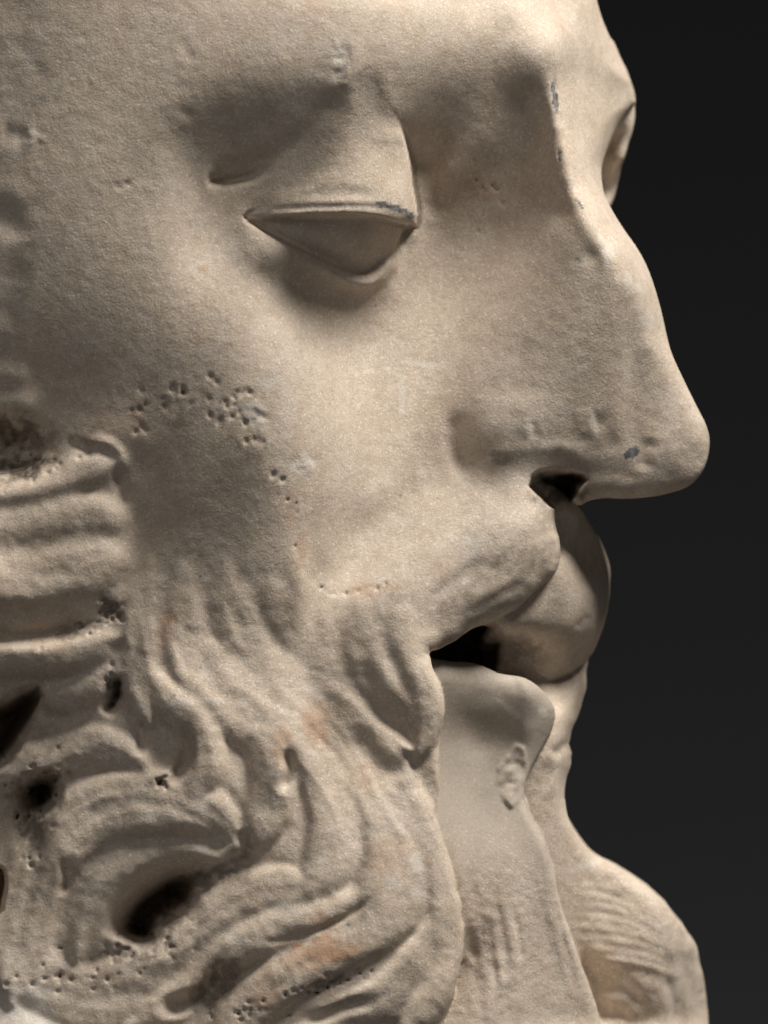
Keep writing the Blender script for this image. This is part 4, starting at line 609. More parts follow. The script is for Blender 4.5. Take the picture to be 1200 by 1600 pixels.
#LOCALS_BEGIN
# modelling pass for lip, chin and far beard (half units, 20-unit lattice)
K1 += lattice('''0 0 0 0 0 0 -1 -1 -1 -1 -1 -1 0 0
0 10 19 23 21 12 -5 -26 -38 -40 -34 -24 -12 0
0 18 33 43 42 28 -2 -45 -70 -73 -61 -43 -22 0
0 21 41 56 59 44 7 -46 -85 -90 -76 -53 -27 0
0 18 39 60 71 59 18 -32 -75 -86 -74 -51 -26 0
-1 9 24 47 73 76 36 -11 -47 -60 -54 -39 -21 0
-1 -3 1 17 48 63 41 11 -9 -21 -24 -20 -11 0
-1 -10 -17 -12 6 18 26 24 21 15 6 1 -1 0
0 -9 -14 -13 -20 -18 6 26 34 35 29 19 9 0
1 0 -3 -16 -35 -36 -6 30 47 50 43 31 16 0
2 3 -7 -26 -40 -35 -1 43 63 62 53 38 20 0
1 -8 -20 -31 -30 -11 24 58 72 69 57 40 21 0
0 -13 -22 -19 -7 14 46 69 74 68 55 39 20 0
-1 -12 -16 -5 14 34 56 69 70 62 50 35 18 0
-1 -7 -5 7 26 42 54 60 59 52 42 29 15 0
-1 -1 4 14 27 39 45 47 45 40 32 22 11 0
0 2 7 14 22 28 32 32 31 27 21 15 8 0
0 2 5 8 12 15 16 16 15 13 11 7 4 0
0 0 0 0 0 0 0 0 0 0 0 0 0 0''', 20, 780., 780.)
K2 += lattice('''0 0 0 -1 0 0 0 0 0 0 0 0 0 0 0 0 0 0 0 0
0 -4 -10 -16 -24 -29 -25 -14 -5 -1 -1 -2 -2 -2 -2 -1 0 0 0 0
0 -8 -17 -28 -45 -58 -52 -30 -12 -7 -6 -6 -5 -4 -3 -2 -1 0 0 0
0 -14 -29 -46 -65 -81 -81 -57 -28 -23 -17 -13 -9 -6 -3 -2 -1 0 0 0
0 -22 -44 -60 -72 -83 -89 -85 -58 -46 -35 -20 -12 -7 -4 -2 -1 0 0 0
0 -23 -45 -61 -72 -77 -71 -61 -50 -37 -39 -25 -14 -7 -3 -1 0 0 0 0
0 -20 -38 -51 -61 -65 -55 -35 -21 -9 -14 -16 -10 -5 -2 0 0 0 0 0
0 -15 -28 -37 -43 -43 -33 -16 5 16 13 5 0 0 1 1 1 1 1 0
0 -10 -18 -24 -29 -26 -15 3 20 31 28 20 13 8 6 4 3 2 1 0
0 -6 -12 -18 -25 -24 -11 6 21 28 32 29 23 17 12 9 6 4 2 0
0 -3 -8 -18 -31 -37 -28 -17 4 20 29 32 30 25 20 15 11 7 3 0
1 0 -5 -17 -36 -49 -47 -41 -25 5 23 33 35 33 28 22 16 10 5 0
1 3 -1 -16 -36 -52 -58 -54 -45 -10 18 34 40 40 35 29 21 14 7 0
1 7 6 -8 -28 -45 -57 -57 -50 -17 16 37 46 47 42 35 27 18 9 0
1 12 16 5 -15 -35 -52 -55 -46 -19 18 41 52 54 49 42 32 21 11 0
1 16 24 17 -2 -22 -40 -46 -41 -20 20 47 59 61 56 47 37 25 12 0
1 15 25 22 5 -12 -27 -34 -27 -11 23 52 65 68 63 53 41 28 14 0
0 12 19 19 8 -5 -15 -20 -11 4 27 56 71 74 68 58 45 30 15 0
0 9 14 16 14 4 -6 -8 5 20 34 61 76 79 74 62 48 32 16 0
0 7 13 18 21 11 2 5 16 31 41 62 80 83 77 65 50 33 17 0
0 9 16 20 22 17 9 16 26 36 47 66 83 85 78 65 50 34 17 0
0 12 21 27 27 23 10 14 23 32 43 60 79 82 75 63 49 33 17 0
0 16 29 36 35 28 25 22 23 29 30 39 62 70 67 58 45 31 16 0
0 19 36 46 46 29 26 14 -7 3 10 16 33 50 54 49 39 27 14 0
0 20 38 51 53 33 8 -9 -23 -19 -11 -6 6 28 37 37 31 21 11 0
0 18 34 44 39 14 -6 -25 -34 -36 -33 -30 -20 2 16 20 19 14 7 0
0 14 24 29 23 0 -20 -23 -41 -45 -46 -46 -42 -25 -8 1 4 4 2 0
0 8 13 12 6 3 -16 -20 -36 -47 -57 -60 -60 -53 -33 -19 -12 -7 -3 0
0 4 5 4 0 -1 -6 -6 -27 -52 -60 -69 -73 -70 -54 -40 -28 -17 -8 0
0 2 3 2 1 -3 -7 -14 -28 -55 -71 -84 -91 -88 -77 -59 -41 -24 -11 0
0 1 3 4 4 -1 -7 -17 -30 -53 -78 -96 -106 -108 -96 -70 -46 -27 -12 0
0 1 2 4 3 0 -5 -14 -26 -43 -63 -79 -89 -90 -80 -61 -40 -23 -10 0
0 1 2 2 2 0 -3 -8 -15 -24 -35 -44 -50 -51 -45 -35 -23 -13 -6 0
0 0 0 0 0 0 0 0 0 -1 -1 -1 -1 -1 -1 -1 -1 0 0 0''', 20, 640., 1000.)
K3 += lattice('''0 0 -1 -1 -2 -2 -1 -1 -1 0 0 0 0 0 0 0 0 0 0 0
0 0 -2 -7 -12 -13 -7 2 8 11 10 7 4 2 0 -1 -1 -1 -1 0
0 5 5 -1 -11 -13 -1 14 21 22 18 13 8 3 0 -1 -2 -2 -1 0
1 15 24 24 17 17 30 39 39 34 26 17 10 4 0 -2 -3 -3 -2 0
1 30 55 72 79 80 81 72 60 46 32 20 10 3 -1 -4 -4 -4 -2 0
1 49 91 122 137 137 128 105 80 57 37 22 10 2 -3 -5 -6 -5 -3 0
1 69 127 165 176 176 160 129 95 66 42 23 10 1 -4 -6 -7 -5 -3 0
1 87 160 204 212 205 178 142 105 73 46 25 11 1 -5 -8 -8 -6 -3 0
1 95 178 231 236 214 182 146 110 78 50 28 12 1 -5 -8 -8 -6 -4 0
2 91 166 210 217 203 177 146 113 82 54 31 15 3 -4 -7 -8 -6 -3 0
2 79 138 165 177 182 170 145 115 85 58 36 19 6 -1 -5 -6 -5 -3 0
3 66 111 141 165 173 164 144 117 89 64 42 25 12 4 -1 -3 -3 -2 0
2 55 89 125 161 170 161 142 119 94 71 51 34 21 11 5 2 0 0 0
1 49 90 129 157 162 155 140 121 101 81 62 46 33 22 15 9 6 3 0
0 41 80 111 133 143 143 136 124 109 93 77 62 49 37 28 20 13 6 0
0 25 48 65 86 110 123 127 125 118 108 96 82 69 57 45 33 22 11 0
0 5 10 16 34 64 92 108 119 125 123 117 107 95 81 65 49 32 16 0
0 -12 -21 -21 -6 19 46 74 102 124 135 139 135 124 108 88 67 44 22 0
-1 -26 -45 -53 -44 -28 -10 24 67 107 138 159 165 156 137 113 85 57 28 0
-1 -36 -65 -83 -84 -62 -30 -10 11 58 124 173 191 185 164 135 103 68 34 0
-1 -44 -80 -103 -104 -84 -54 -24 -3 30 96 168 202 204 184 154 117 78 39 0
-1 -49 -91 -118 -121 -98 -70 -37 -4 33 72 128 185 204 192 163 125 84 42 0
-1 -53 -99 -131 -142 -121 -84 -35 4 27 60 90 141 180 182 160 126 86 44 0
-1 -54 -103 -138 -153 -132 -92 -53 -16 10 35 61 87 128 150 142 117 83 43 0
-1 -54 -103 -140 -159 -153 -123 -80 -34 -6 16 35 40 63 99 110 98 72 38 0
-1 -52 -100 -137 -159 -159 -130 -105 -70 -43 -26 -3 13 25 50 71 70 54 29 0
0 -49 -94 -131 -152 -147 -109 -77 -61 -42 -38 -35 -32 -24 0 25 33 28 16 0
0 -44 -86 -121 -143 -144 -116 -64 -35 -24 -31 -33 -46 -77 -68 -32 -11 -4 -2 0
0 -38 -74 -107 -131 -143 -135 -96 -59 -30 -27 -56 -74 -103 -113 -81 -59 -42 -22 0
0 -31 -61 -89 -116 -137 -148 -135 -112 -99 -68 -75 -99 -113 -136 -135 -112 -78 -39 0
0 -23 -46 -70 -94 -118 -136 -138 -118 -124 -130 -124 -127 -131 -155 -175 -147 -98 -48 0
0 -15 -31 -48 -67 -85 -100 -107 -105 -111 -120 -119 -117 -121 -137 -148 -128 -88 -44 0
0 -8 -16 -25 -35 -45 -53 -58 -62 -66 -70 -71 -70 -73 -80 -82 -73 -52 -26 0
0 0 0 0 0 0 -1 -1 -2 -2 -2 -2 -3 -3 -2 -2 -2 -2 -1 0''', 20, 800., 1000.)
#LOCALS_END
bump(K2, 775, 1152, 84, 44, -9, 18); bump(K2, 730, 1075, 60, 26, 4); bump(K2, 832, 1095, 26, 24, 4)
# ------------------------------------------------------------------ core behind the mouth opening
core_outline = [(-400,-400),(860,-400),(900,100),(880,400),(880,700),(850,800),(850,1100),(820,1300),(860,1500),(900,2100),(-400,2100)]
s4 = inside(core_outline, 60)

# ------------------------------------------------------------------ worked-stone unevenness
n_big = noise2(90, 1) * 2.2 + noise2(40, 2) * 0.9
n_mid = noise2(17, 3) * 0.55 + noise2(9, 4) * 0.28
n_fine = noise2(5.5, 5) * 0.32
rough = sstep(780, 1000, YY + (300 - XX) * 0.35) * 0.9 + 0.25
for Hh, k in ((A, 1.0), (K1, .8), (K3, 1.3), (Bf, 1.0)):
    Hh += n_big * rough * k * 0.8 + n_mid * (0.3 + rough * 1.25) * .8 * k + n_fine * (0.3 + 0.5 * rough)
smooth_zone = sstep(1330, 1400, YY)
K2 += (n_big + n_mid * .9) * smooth_zone + n_fine * (0.25 + smooth_zone) + n_mid * 0.15
edge_wob = noise2(26, 6) * 1.6 + noise2(11, 9) * 0.9
sA2 = sA + edge_wob * sstep(780, 900, YY); s3 = s3 + edge_wob; s1 = s1 + edge_wob * .6; sB = sB + edge_wob * .8; s2 = s2 + edge_wob * sstep(1190, 1300, YY) * .8

# ------------------------------------------------------------------ volume -> mesh (surface nets, in slabs)
def slope(H):
    gy, gx = np.gradient(H, ST); return (1 / np.sqrt(1 + np.minimum(gx * gx + gy * gy, 25))).astype(np.float32)
layers = []
def layer(H, s, r, back): layers.append((H.astype(np.float32), slope(H), s.astype(np.float32), r.astype(np.float32), back.astype(np.float32)))
one = np.ones_like(XX)
backA = np.where((XX > 840) & (YY > 330), np.minimum(A - 150, -20), -430) ; backA = -430 + (np.minimum(A - 170, -30) + 430) * sstep(860, 960, XX) * sstep(280, 400, YY) * (1 - sstep(800, 840, YY))
layer(A, sA2, rA, backA)
layer(K1, s1, r1, one * -330); layer(K2, s2, r2, one * -260); layer(K3, s3, r3, one * -420); layer(Bf, sB, one * 14, one * -430)
layer(one * -150, s4, one * 20, one * -440)
# layers: near, lip, chin, far beard, far brow, core
LAY = len(layers)
Z0, Z1, SZ = -450.0, 345.0, 3.75
zs = np.arange(Z0, Z1 + SZ, SZ).astype(np.float32); NZ = len(zs)

def field(j0, j1):
    F = None
    for (H, c, s, r, b) in layers:
        h = H[j0:j1, :, None]; cc = c[j0:j1, :, None]; ss = s[j0:j1, :, None]; rr = r[j0:j1, :, None]; bb = b[j0:j1, :, None]
        a = (h - zs) * cc
        a2 = zs - bb
        f = np.maximum(rr, np.minimum(a, ss)) - np.sqrt(np.maximum(rr - a, 0) ** 2 + np.maximum(rr - ss, 0) ** 2)
        R = 26.0
        f = np.maximum(R, np.minimum(f, a2)) - np.sqrt(np.maximum(R - f, 0) ** 2 + np.maximum(R - a2, 0) ** 2)
        F = f if F is None else np.maximum(F, f)
    F[:, 0, :] = -1; F[:, -1, :] = -1; F[:, :, 0] = -1; F[:, :, -1] = -1
    if j0 == 0: F[0] = -1
    if j1 == NY: F[-1] = -1
    return F

verts, ids, quads = [], [], []
SL = 48
corner = [(a, b, c) for a in (0, 1) for b in (0, 1) for c in (0, 1)]      # row, column, depth
for j0 in range(0, NY - 1, SL):
    j1 = min(NY, j0 + SL + 1)
    F = field(j0, j1); B = F > 0
    n0, n1, n2 = F.shape
    cnt = np.zeros((n0 - 1, n1 - 1, n2 - 1), np.uint8)
    for a, b, c in corner: cnt += B[a:n0 - 1 + a, b:n1 - 1 + b, c:n2 - 1 + c]
    J, I, K = np.nonzero((cnt > 0) & (cnt < 8))
    V = [F[J + a, I + b, K + c] for a, b, c in corner]
    acc = np.zeros((len(J), 3)); num = np.zeros(len(J))
    for p in range(8):
        for q in range(p + 1, 8):
            cp, cq = corner[p], corner[q]
            if sum(abs(cp[k] - cq[k]) for k in range(3)) != 1: continue
            cross = (V[p] > 0) != (V[q] > 0)
            t = np.where(cross, V[p] / np.where(cross, V[p] - V[q], 1), 0)
            for k in range(3): acc[:, k] += np.where(cross, cp[k] + t * (cq[k] - cp[k]), 0)
            num += cross
    acc /= num[:, None]
    verts.append(np.column_stack([xs[0] + (I + acc[:, 1]) * ST, ys[0] + (J + j0 + acc[:, 0]) * ST, Z0 + (K + acc[:, 2]) * SZ]))
    ids.append(((J + j0).astype(np.int64) * NX + I) * NZ + K)
    # faces: one quad per grid edge that changes sign
    top = n0 - 1                                    # rows owned by this slab
    def emit(mask, jj, ii, kk, d1, d2, flip):
        base = ((jj + j0).astype(np.int64) * NX + ii) * NZ + kk
        q = np.stack([base - d1 - d2, base - d2, base, base - d1], 1)
        q[flip] = q[flip][:, ::-1]; quads.append(q)
    dJ, dI, dK = NX * NZ, NZ, 1
    r0 = 1 if j0 == 0 else 0
    e = B[:, :, 1:] != B[:, :, :-1]                 # along depth
    jj, ii, kk = np.nonzero(e[r0:top] if j1 < NY else e[r0:top]); jj += r0
    emit(e, jj, ii, kk, dI, dJ, ~B[jj, ii, kk + 1])
    e = B[:, 1:, :] != B[:, :-1, :]                 # along columns
    jj, ii, kk = np.nonzero(e[r0:top]); jj += r0
    emit(e, jj, ii, kk, dJ, dK, ~B[jj, ii + 1, kk])
    e = B[1:] != B[:-1]                             # along rows
    jj, ii, kk = np.nonzero(e)
    emit(e, jj, ii, kk, dK, dI, ~B[jj + 1, ii, kk])
V = np.vstack(verts); ID = np.concatenate(ids); Q = np.vstack(quads)
order = np.argsort(ID); IDs = ID[order]
pos = np.searchsorted(IDs, Q.ravel()); pos = np.minimum(pos, len(IDs) - 1)
good = (IDs[pos] == Q.ravel()).reshape(-1, 4).all(1)
Q = order[pos].reshape(-1, 4)[good]
print('verts', len(V), 'quads', len(Q), 'dropped', int((~good).sum()))

W = np.empty_like(V); W[:, 0] = (V[:, 0] - 600) * S; W[:, 1] = -V[:, 2] * S; W[:, 2] = (800 - V[:, 1]) * S
# vertex normals of the whole carving, so that the parts meet without a seam
def vnormals(W, Q):
    e1 = W[Q[:, 2]] - W[Q[:, 0]]; e2 = W[Q[:, 3]] - W[Q[:, 1]]; n = np.cross(e1, e2)
    N = np.zeros_like(W)
    for k in range(4):
        for c in range(3): N[:, c] += np.bincount(Q[:, k], n[:, c], len(W))
    return N / (np.linalg.norm(N, axis=1)[:, None] + 1e-20)
N = vnormals(W, Q)
front = (V[:, 2] > 0) & (np.abs(V[:, 0] - 300) < 100) & (np.abs(V[:, 1] - 500) < 100)
if N[front, 1].mean() > 0: Q = Q[:, ::-1].copy(); N = -N

# which layer each vertex belongs to
gi = np.clip(((V[:, 0] - GX0) / ST).round().astype(int), 0, NX - 1); gj = np.clip(((V[:, 1] - GY0) / ST).round().astype(int), 0, NY - 1)
best = np.full(len(V), -1e9); which = np.zeros(len(V), int)
for k, (H, c, s, r, b) in enumerate(layers):
    a = (H[gj, gi] - V[:, 2]) * c[gj, gi]; ss = s[gj, gi]; rr = r[gj, gi]
    f = np.maximum(rr, np.minimum(a, ss)) - np.sqrt(np.maximum(rr - a, 0) ** 2 + np.maximum(rr - ss, 0) ** 2)
    f = np.minimum(f, V[:, 2] - b[gj, gi])
    m = f > best; best[m] = f[m]; which[m] = k

#STAINS and painted shade
def blot(x, y, rx, ry, ang=0, p=2):
    c, s = math.cos(rad(ang)), math.sin(rad(ang))
    u = ((XX - x) * c + (YY - y) * s) / rx; v = (-(XX - x) * s + (YY - y) * c) / ry
    return np.exp(-(u * u + v * v) ** (p / 2))
n1, n2, n3 = noise2(14, 21), noise2(6, 22), noise2(45, 23)
grain = n1 * .5 + n2 * .5
orange = np.zeros_like(XX); grey = np.zeros_like(XX); white = np.zeros_like(XX); dirt_shade = np.zeros_like(XX)
for (x, y, rx, ry, k) in [(262,965,12,16,.9),(258,990,12,24,.5),(505,1478,46,18,1),(470,1500,30,12,.6),(500,1432,22,14,.6),(500,1130,22,30,.7),(575,1210,20,20,.3),(590,920,34,9,.6),(470,860,8,30,.5),(455,790,8,30,.4),(420,1545,20,30,.5),(600,1330,30,26,.4),(480,20,26,12,.4),(490,60,16,8,.3),(320,425,7,7,.5),(750,290,20,16,.35),(440,1165,16,26,.45),(690,890,14,12,.3),(210,660,60,26,.3)]:
    orange = np.maximum(orange, k * sstep(.25, .95, blot(x, y, rx * 1.5, ry * 1.5) * (1 + grain * .6)))
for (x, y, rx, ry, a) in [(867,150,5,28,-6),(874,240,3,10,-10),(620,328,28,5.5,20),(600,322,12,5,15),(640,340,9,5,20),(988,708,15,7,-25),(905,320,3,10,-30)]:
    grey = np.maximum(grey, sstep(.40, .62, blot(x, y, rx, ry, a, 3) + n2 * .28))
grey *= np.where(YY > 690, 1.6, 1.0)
for (x, y, rx, ry, a, k) in [(534,100,12,34,-8,.8),(300,182,12,9,0,.6),(400,650,26,16,30,.9),(478,725,20,14,0,.8),(620,575,18,4,0,.7),(650,567,40,5,8,.7),(628,610,5,36,0,.5),(575,580,12,5,0,.7),(420,600,12,9,0,.6),(445,590,14,12,0,.4),(830,672,11,20,0,.7),(928,660,8,22,0,.6),(635,1382,34,10,30,.8),(655,1345,16,12,30,.7),(560,1330,20,10,0,.5),(510,1335,14,10,0,.5),(450,1415,30,12,15,.5),(465,15,12,5,20,.9),(390,75,7,5,0,.6),(945,395,12,28,-25,.7),(980,440,30,10,35,.8),(1010,500,14,12,0,.5),(45,215,16,12,0,.6),(195,292,12,8,0,.6),(250,1275,14,8,0,.6),(330,1315,30,9,-15,.7),(160,960,10,10,0,.4),(760,820,10,6,0,.4),(740,850,20,26,30,.5),(900,20,18,12,0,.5),(50,1575,34,44,-30,1.2),(380,1460,24,9,0,.5),(300,1095,70,5,-4,.5),(270,100,14,22,0,.3),(800,1110,26,6,35,.5),(845,1115,10,8,0,.6),(920,1355,30,6,-15,.5),(985,1545,40,14,35,.5),(1060,1540,14,40,0,.4)]:
    white = np.maximum(white, k * sstep(.3, .85, blot(x, y, rx * 1.2, ry * 1.2, a) * (1 + grain * .9)))
white *= .95
white = np.maximum(white, 1.25 * sstep(-4, 5, inside([(-90,1530),(15,1548),(30,1538),(52,1541),(60,1560),(82,1578),(98,1600),(120,1700),(-90,1700)], 20) + n2 * 6) * (.75 + .25 * n1))
# grime in the drilled pits; shade painted into mouth, nostril and deep hollows
def dirt_shade_spot(x, y, rx, ry, a, k):
    global dirt_shade
    dirt_shade = np.maximum(dirt_shade, k * sstep(.2, .9, blot(x, y, rx * 1.3, ry * 1.3, a) * (1 + grain * 1.1)))
for t in [(262,1425,22,52,35,.6),(220,1480,50,16,-10,.5),(320,1372,60,12,-22,.6),(175,950,16,18,0,.7),(120,985,40,9,-20,.5),(178,1075,12,26,-10,.8),(30,735,50,16,-20,.9),(0,690,60,40,0,.7),(60,1240,44,40,0,.5),(50,1300,20,40,0,.6),(10,1150,70,60,0,.35),(255,1220,16,12,0,.5),(340,1530,26,34,35,.6),(510,1530,40,9,-15,.5),(310,640,90,22,0,.35),(385,680,40,20,40,.4),(870,760,40,22,0,.8),(780,712,20,12,0,.5),(830,700,60,14,0,.25),(800,885,60,26,-25,.4),(715,920,40,20,-20,.35),(630,930,30,8,0,.3),(375,1340,14,34,0,.4),(100,690,50,30,0,.35),(1070,690,40,30,0,.25),(900,1175,14,14,0,.3),(760,1015,80,20,0,.5),(640,378,10,10,0,.4)]:
    dirt_shade_spot(*t)
pitd = np.clip((blur(A, 6) - A - 1.6) / 4.0, 0, 1) * np.clip(1.3 - slope(blur(A, 3)) * 0 , 0, 1)
pit_zone = np.clip(sum(blot(x, y, a, b) for x, y, a, b in [(300,640,150,60),(230,1450,140,90),(400,700,60,70),(510,1540,90,40),(400,1560,70,50),(170,980,90,60),(60,1250,90,110),(50,720,90,60),(530,920,120,30),(465,820,30,90),(730,330,120,110),(100,1530,120,60)]), 0, 1)
dirt_shade = np.clip(np.maximum(dirt_shade, pitd * pit_zone), 0, 1)

def attrs(sel):
    near = (which[sel] == 0)
    g = lambda a: a[gj[sel], gi[sel]]
    w_ = np.where(near, 1.0, 0.0)
    chin = (which[sel] == 2)
    return np.column_stack([g(orange) * w_, g(grey) * w_, np.clip(g(white), 0, 1), g(dirt_shade) * np.where(which[sel] == 2, 0, 1)]), np.where(chin, 1 - sstep(1270, 1400, V[sel, 1] + 12 * n1[gj[sel], gi[sel]]), 0)

# ------------------------------------------------------------------ marble
def marble_material(name='aged_marble'):
    m = bpy.data.materials.new(name); m.use_nodes = True; nt = m.node_tree; N_ = nt.nodes; L = nt.links
    b = N_['Principled BSDF']
    tc = N_.new('ShaderNodeTexCoord')
    def noise(scale, detail=3, rough=.55):
        n = N_.new('ShaderNodeTexNoise'); n.inputs['Scale'].default_value = scale; n.inputs['Detail'].default_value = detail; n.inputs['Roughness'].default_value = rough
        L.new(tc.outputs['Object'], n.inputs['Vector']); return n.outputs['Fac']
    def mapr(v, a, b_, c, d):
        n = N_.new('ShaderNodeMapRange'); L.new(v, n.inputs[0])
        for k, x in enumerate((a, b_, c, d)): n.inputs[k + 1].default_value = x
        return n.outputs[0]
    def mix(fac, c1, c2, mode='MIX'):
        n = N_.new('ShaderNodeMix'); n.data_type = 'RGBA'; n.blend_type = mode
        if isinstance(fac, float): n.inputs[0].default_value = fac
        else: L.new(fac, n.inputs[0])
        for k, c in ((6, c1), (7, c2)):
            if isinstance(c, tuple): n.inputs[k].default_value = c + (1,)
            else: L.new(c, n.inputs[k])
        return n.outputs[2]
    def math_(op, a, b_):
        n = N_.new('ShaderNodeMath'); n.operation = op
        for k, c in enumerate((a, b_)):
            if isinstance(c, (int, float)): n.inputs[k].default_value = c
            else: L.new(c, n.inputs[k])
        return n.outputs[0]
    at = N_.new('ShaderNodeAttribute'); at.attribute_name = 'stains_shade'
    sep = N_.new('ShaderNodeSeparateColor'); L.new(at.outputs['Color'], sep.inputs[0])
    a_or, a_gr, a_wh = sep.outputs[0], sep.outputs[1], sep.outputs[2]
    a_di = at.outputs['Alpha']
    a2 = N_.new('ShaderNodeAttribute'); a2.attribute_name = 'restored'; a_re = a2.outputs['Fac']
    base = mix(mapr(noise(75, 4), .35, .68, 0, 1), (.65, .545, .44), (.71, .615, .52))
    base = mix(mapr(noise(240, 4, .65), .42, .72, 0, .55), base, (.47, .37, .27))
    base = mix(mapr(noise(620, 3, .6), .50, .78, 0, .45), base, (.70, .63, .54))
    base = mix(a_re, base, mix(mapr(noise(150, 3), .3, .7, 0, 1), (.42, .37, .31), (.47, .415, .35)))
    # crystal grain
    v = N_.new('ShaderNodeTexVoronoi'); v.inputs['Scale'].default_value = 3300; L.new(tc.outputs['Object'], v.inputs['Vector'])
    vs = N_.new('ShaderNodeSeparateColor'); L.new(v.outputs['Color'], vs.inputs[0])
    base = mix(mapr(vs.outputs[0], 0, 1, 0, .20), base, (.32, .24, .17))
    base = mix(math_('MULTIPLY', mapr(vs.outputs[1], .86, 1, 0, .50), mapr(a_re, 0, 1, 1, .3)), base, (.88, .83, .76))
    fine = noise(1500, 2, .6)
    base = mix(mapr(fine, .52, .72, 0, .24), base, (.30, .22, .15))
    base = mix(math_('MULTIPLY', a_or, .6), base, (.42, .20, .085))
    base = mix(math_('MULTIPLY', a_wh, .62), base, (.80, .76, .70))
    dn = math_('MULTIPLY', a_di, mapr(noise(900, 3, .7), .30, .62, .55, 1))
    base = mix(dn, base, (.055, .040, .028))  # dark tone: grime of the pits plus shade painted into cavities
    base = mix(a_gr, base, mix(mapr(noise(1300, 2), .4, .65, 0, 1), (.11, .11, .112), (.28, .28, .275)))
    L.new(base, b.inputs['Base Color'])
    L.new(mapr(vs.outputs[2], .0, 1, .58, .85), b.inputs['Roughness'])
    b.inputs['IOR'].default_value = 1.5; b.inputs['Specular IOR Level'].default_value = .3
    # relief: sugary crystals over tool-worn stone
    h = math_('ADD', math_('MULTIPLY', noise(2900, 2, .6), .00006), math_('MULTIPLY', noise(560, 3, .6), .00009))
    h = math_('ADD', h, math_('MULTIPLY', vs.outputs[0], .000035))
    bp = N_.new('ShaderNodeBump'); bp.inputs['Strength'].default_value = 1.0; bp.inputs['Distance'].default_value = 1.0
    st = mapr(a_re, 0, 1, 1.0, .35); L.new(st, bp.inputs['Strength'])
    L.new(h, bp.inputs['Height']); L.new(bp.outputs[0], b.inputs['Normal'])
    return m
MAT = marble_material()

# ------------------------------------------------------------------ parts of the carving
head = bpy.data.objects.new('marble_head', None); C.objects.link(head)
head.location = (-0.01, 0.02, -0.09); head.empty_display_size = .05
head['label'] = 'weathered beige marble head of a bearded man with downcast eye and parted lips'
head['category'] = 'sculpture'
bpy.context.view_layer.update()

qc = Q[:, 0]
def pl(poly):
    return inside(poly, 20)[gj[qc], gi[qc]] > 0
wq = which[qc]
part = np.full(len(Q), 0)                         # 0 face
NAMES = {0: ('face', None), 1: ('nose', None), 2: ('upper_eyelid', None), 3: ('eyeball', None), 4: ('lower_eyelid', None), 5: ('moustache', None), 6: ('beard', None), 7: ('hair', None),
         8: ('upper_lip', None), 9: ('lower_lip', None), 10: ('chin', 'smooth greyish restored chin set between the halves of the beard'), 11: ('beard', 'far half of the beard with fine wavy strands'), 12: ('brow', 'chipped far brow seen past the nose bridge'), 13: ('moustache', 'far half of the moustache'), 14: ('beard', 'middle strands of beard below the chin')}
part[pl([(870,60),(905,60),(960,200),(950,300),(1250,500),(1250,830),(905,830),(880,800),(830,768),(790,768),(745,755),(716,720),(716,670),(735,610),(770,570),(800,480),(830,360),(850,220),(858,120)])] = 1
part[pl(UL)] = 2; part[pl(EB) & (YY[gj[qc], gi[qc]] > 340)] = 3
part[pl([(385,346),(440,378),(500,410),(545,428),(575,428),(604,410),(622,372),(630,395),(610,440),(575,458),(530,456),(470,425),(410,380)])] = 4
part[pl([(715,752),(830,768),(1000,800),(1000,960),(690,1040),(700,1120),(690,1160),(640,1215),(590,1185),(540,1130),(505,1060),(520,990),(560,920),(590,850),(640,790)]) ] = 5
part[pl([(560,920),(520,990),(505,1060),(540,1130),(590,1185),(640,1215),(700,1160),(800,1250),(800,2100),(-400,2100),(-400,1160),(100,1140),(190,1120),(205,1020),(215,930),(300,850),(400,850),(470,900)]) & (part == 0)] = 6
part[pl([(-400,-100),(-20,200),(20,330),(40,460),(20,560),(80,640),(130,690),(190,700),(205,790),(215,900),(205,1020),(190,1120),(100,1140),(-400,1160)]) & (part == 0)] = 7
yq = V[qc, 1]; xq = V[qc, 0]
part[(wq == 1)] = 8; part[(wq == 1) & pl([(905,780),(885,830),(905,900),(915,960),(880,1000),(850,1060),(870,1100),(1000,1060),(1000,780)])] = 13
part[(wq == 2)] = 10; part[(wq == 2) & (yq < 1150 + (xq - 700) * .15)] = 9; part[(wq == 2) & (yq > 1335)] = 14
part[(wq == 3)] = 11; part[(wq == 4)] = 12
part[(wq == 5)] = 0
# each carved lock is a piece of the mass it belongs to
lid_ = lock_id[gj[qc], gi[qc]]
for k in range(1, lock_count[0] + 1):
    for owner, base_id in ((5, 100), (6, 200), (7, 300)):
        m_ = (part == owner) & (lid_ == k) & (wq == 0) & (V[qc, 2] > 0)
        if m_.sum() > 900:
            part[m_] = base_id + k; NAMES[base_id + k] = ('lock', None)

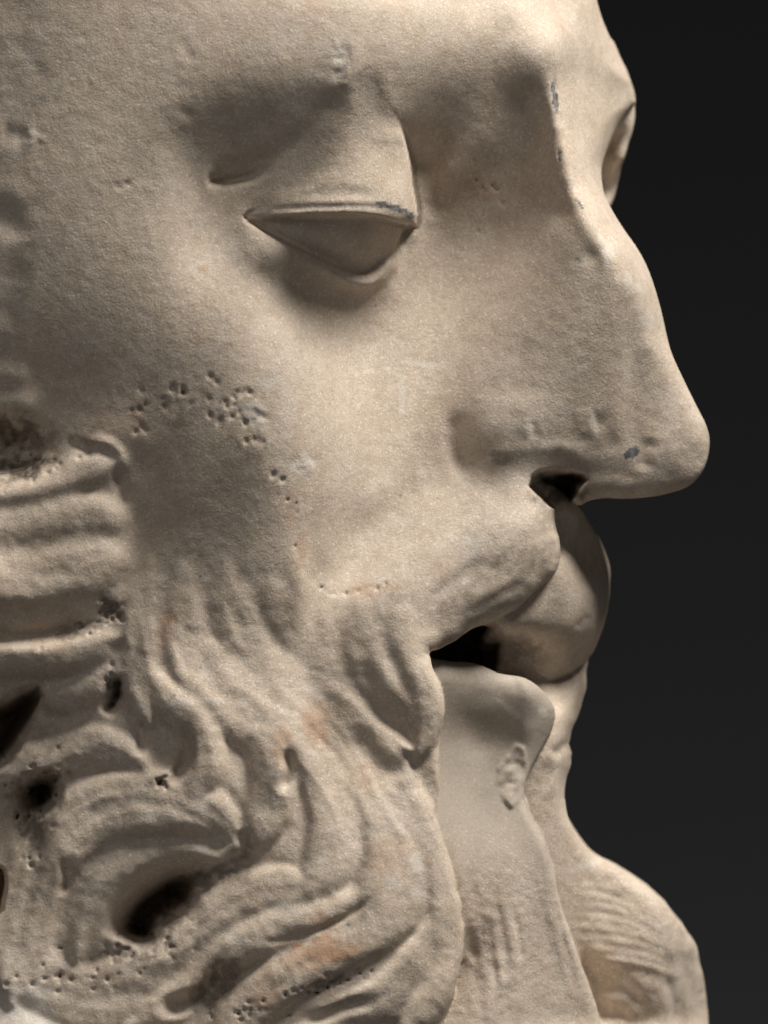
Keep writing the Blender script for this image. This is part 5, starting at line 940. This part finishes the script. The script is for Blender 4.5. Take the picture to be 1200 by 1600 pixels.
owners = {}
for pid, (nm, lab) in sorted(NAMES.items()):
    q = Q[part == pid]
    if not len(q): continue
    used = np.unique(q); rem = np.zeros(len(V), np.int64); rem[used] = np.arange(len(used))
    me = bpy.data.meshes.new(nm)
    me.vertices.add(len(used)); me.vertices.foreach_set('co', (W[used] - np.array(head.location)).astype(np.float32).ravel())
    me.loops.add(len(q) * 4); me.loops.foreach_set('vertex_index', rem[q].astype(np.int32).ravel())
    me.polygons.add(len(q)); me.polygons.foreach_set('loop_start', (np.arange(len(q)) * 4).astype(np.int32))
    me.polygons.foreach_set('use_smooth', np.ones(len(q), bool))
    me.update(calc_edges=True)
    st, re_ = attrs(used)
    a = me.attributes.new('stains_shade', 'FLOAT_COLOR', 'POINT'); a.data.foreach_set('color', st.astype(np.float32).ravel())
    a = me.attributes.new('restored', 'FLOAT', 'POINT'); a.data.foreach_set('value', re_.astype(np.float32))
    me.normals_split_custom_set_from_vertices(N[used].astype(np.float32))
    me.materials.append(MAT)
    o = bpy.data.objects.new(nm, me); C.objects.link(o); o.parent = head; owners[pid] = o
    if pid >= 100: o.parent = owners[{1: 5, 2: 6, 3: 7}[pid // 100]]
    if lab: o['label'] = lab

# ------------------------------------------------------------------ dark paper backdrop, well behind the head
def backdrop():
    me = bpy.data.meshes.new('backdrop'); n = 24; vs = []; fs = []
    prof = [(3.0, -1.2 + .12 * k) for k in range(n)]
    prof = [(1.6 + 0, 0)] * 0 + [(-.6, -.9), (.6, -.9), (1.2, -.88), (1.7, -.78), (2.0, -.55), (2.1, -.2), (2.12, .3), (2.12, 2.2)]
    for (yy, zz) in prof:
        for xx in (-2.5, 2.5): vs.append((xx, yy, zz))
    for k in range(len(prof) - 1): fs.append((2 * k, 2 * k + 1, 2 * k + 3, 2 * k + 2))
    me.from_pydata(vs, [], fs)
    for p in me.polygons: p.use_smooth = True
    o = bpy.data.objects.new('backdrop', me); C.objects.link(o); o['kind'] = 'structure'; o['label'] = 'plain charcoal grey studio backdrop behind the head'
    m = bpy.data.materials.new('charcoal_paper'); m.use_nodes = True; nt = m.node_tree
    b = nt.nodes['Principled BSDF']; b.inputs['Roughness'].default_value = .9; b.inputs['Specular IOR Level'].default_value = .1
    nz = nt.nodes.new('ShaderNodeTexNoise'); nz.inputs['Scale'].default_value = 3; cr = nt.nodes.new('ShaderNodeMapRange')
    tc = nt.nodes.new('ShaderNodeTexCoord'); nt.links.new(tc.outputs['Object'], nz.inputs['Vector'])
    mx = nt.nodes.new('ShaderNodeMix'); mx.data_type = 'RGBA'; mx.inputs[6].default_value = (.0105, .0105, .0108, 1); mx.inputs[7].default_value = (.013, .013, .0133, 1)
    nt.links.new(nz.outputs['Fac'], mx.inputs[0]); nt.links.new(mx.outputs[2], b.inputs['Base Color'])
    me.materials.append(m)
backdrop()
print('done')
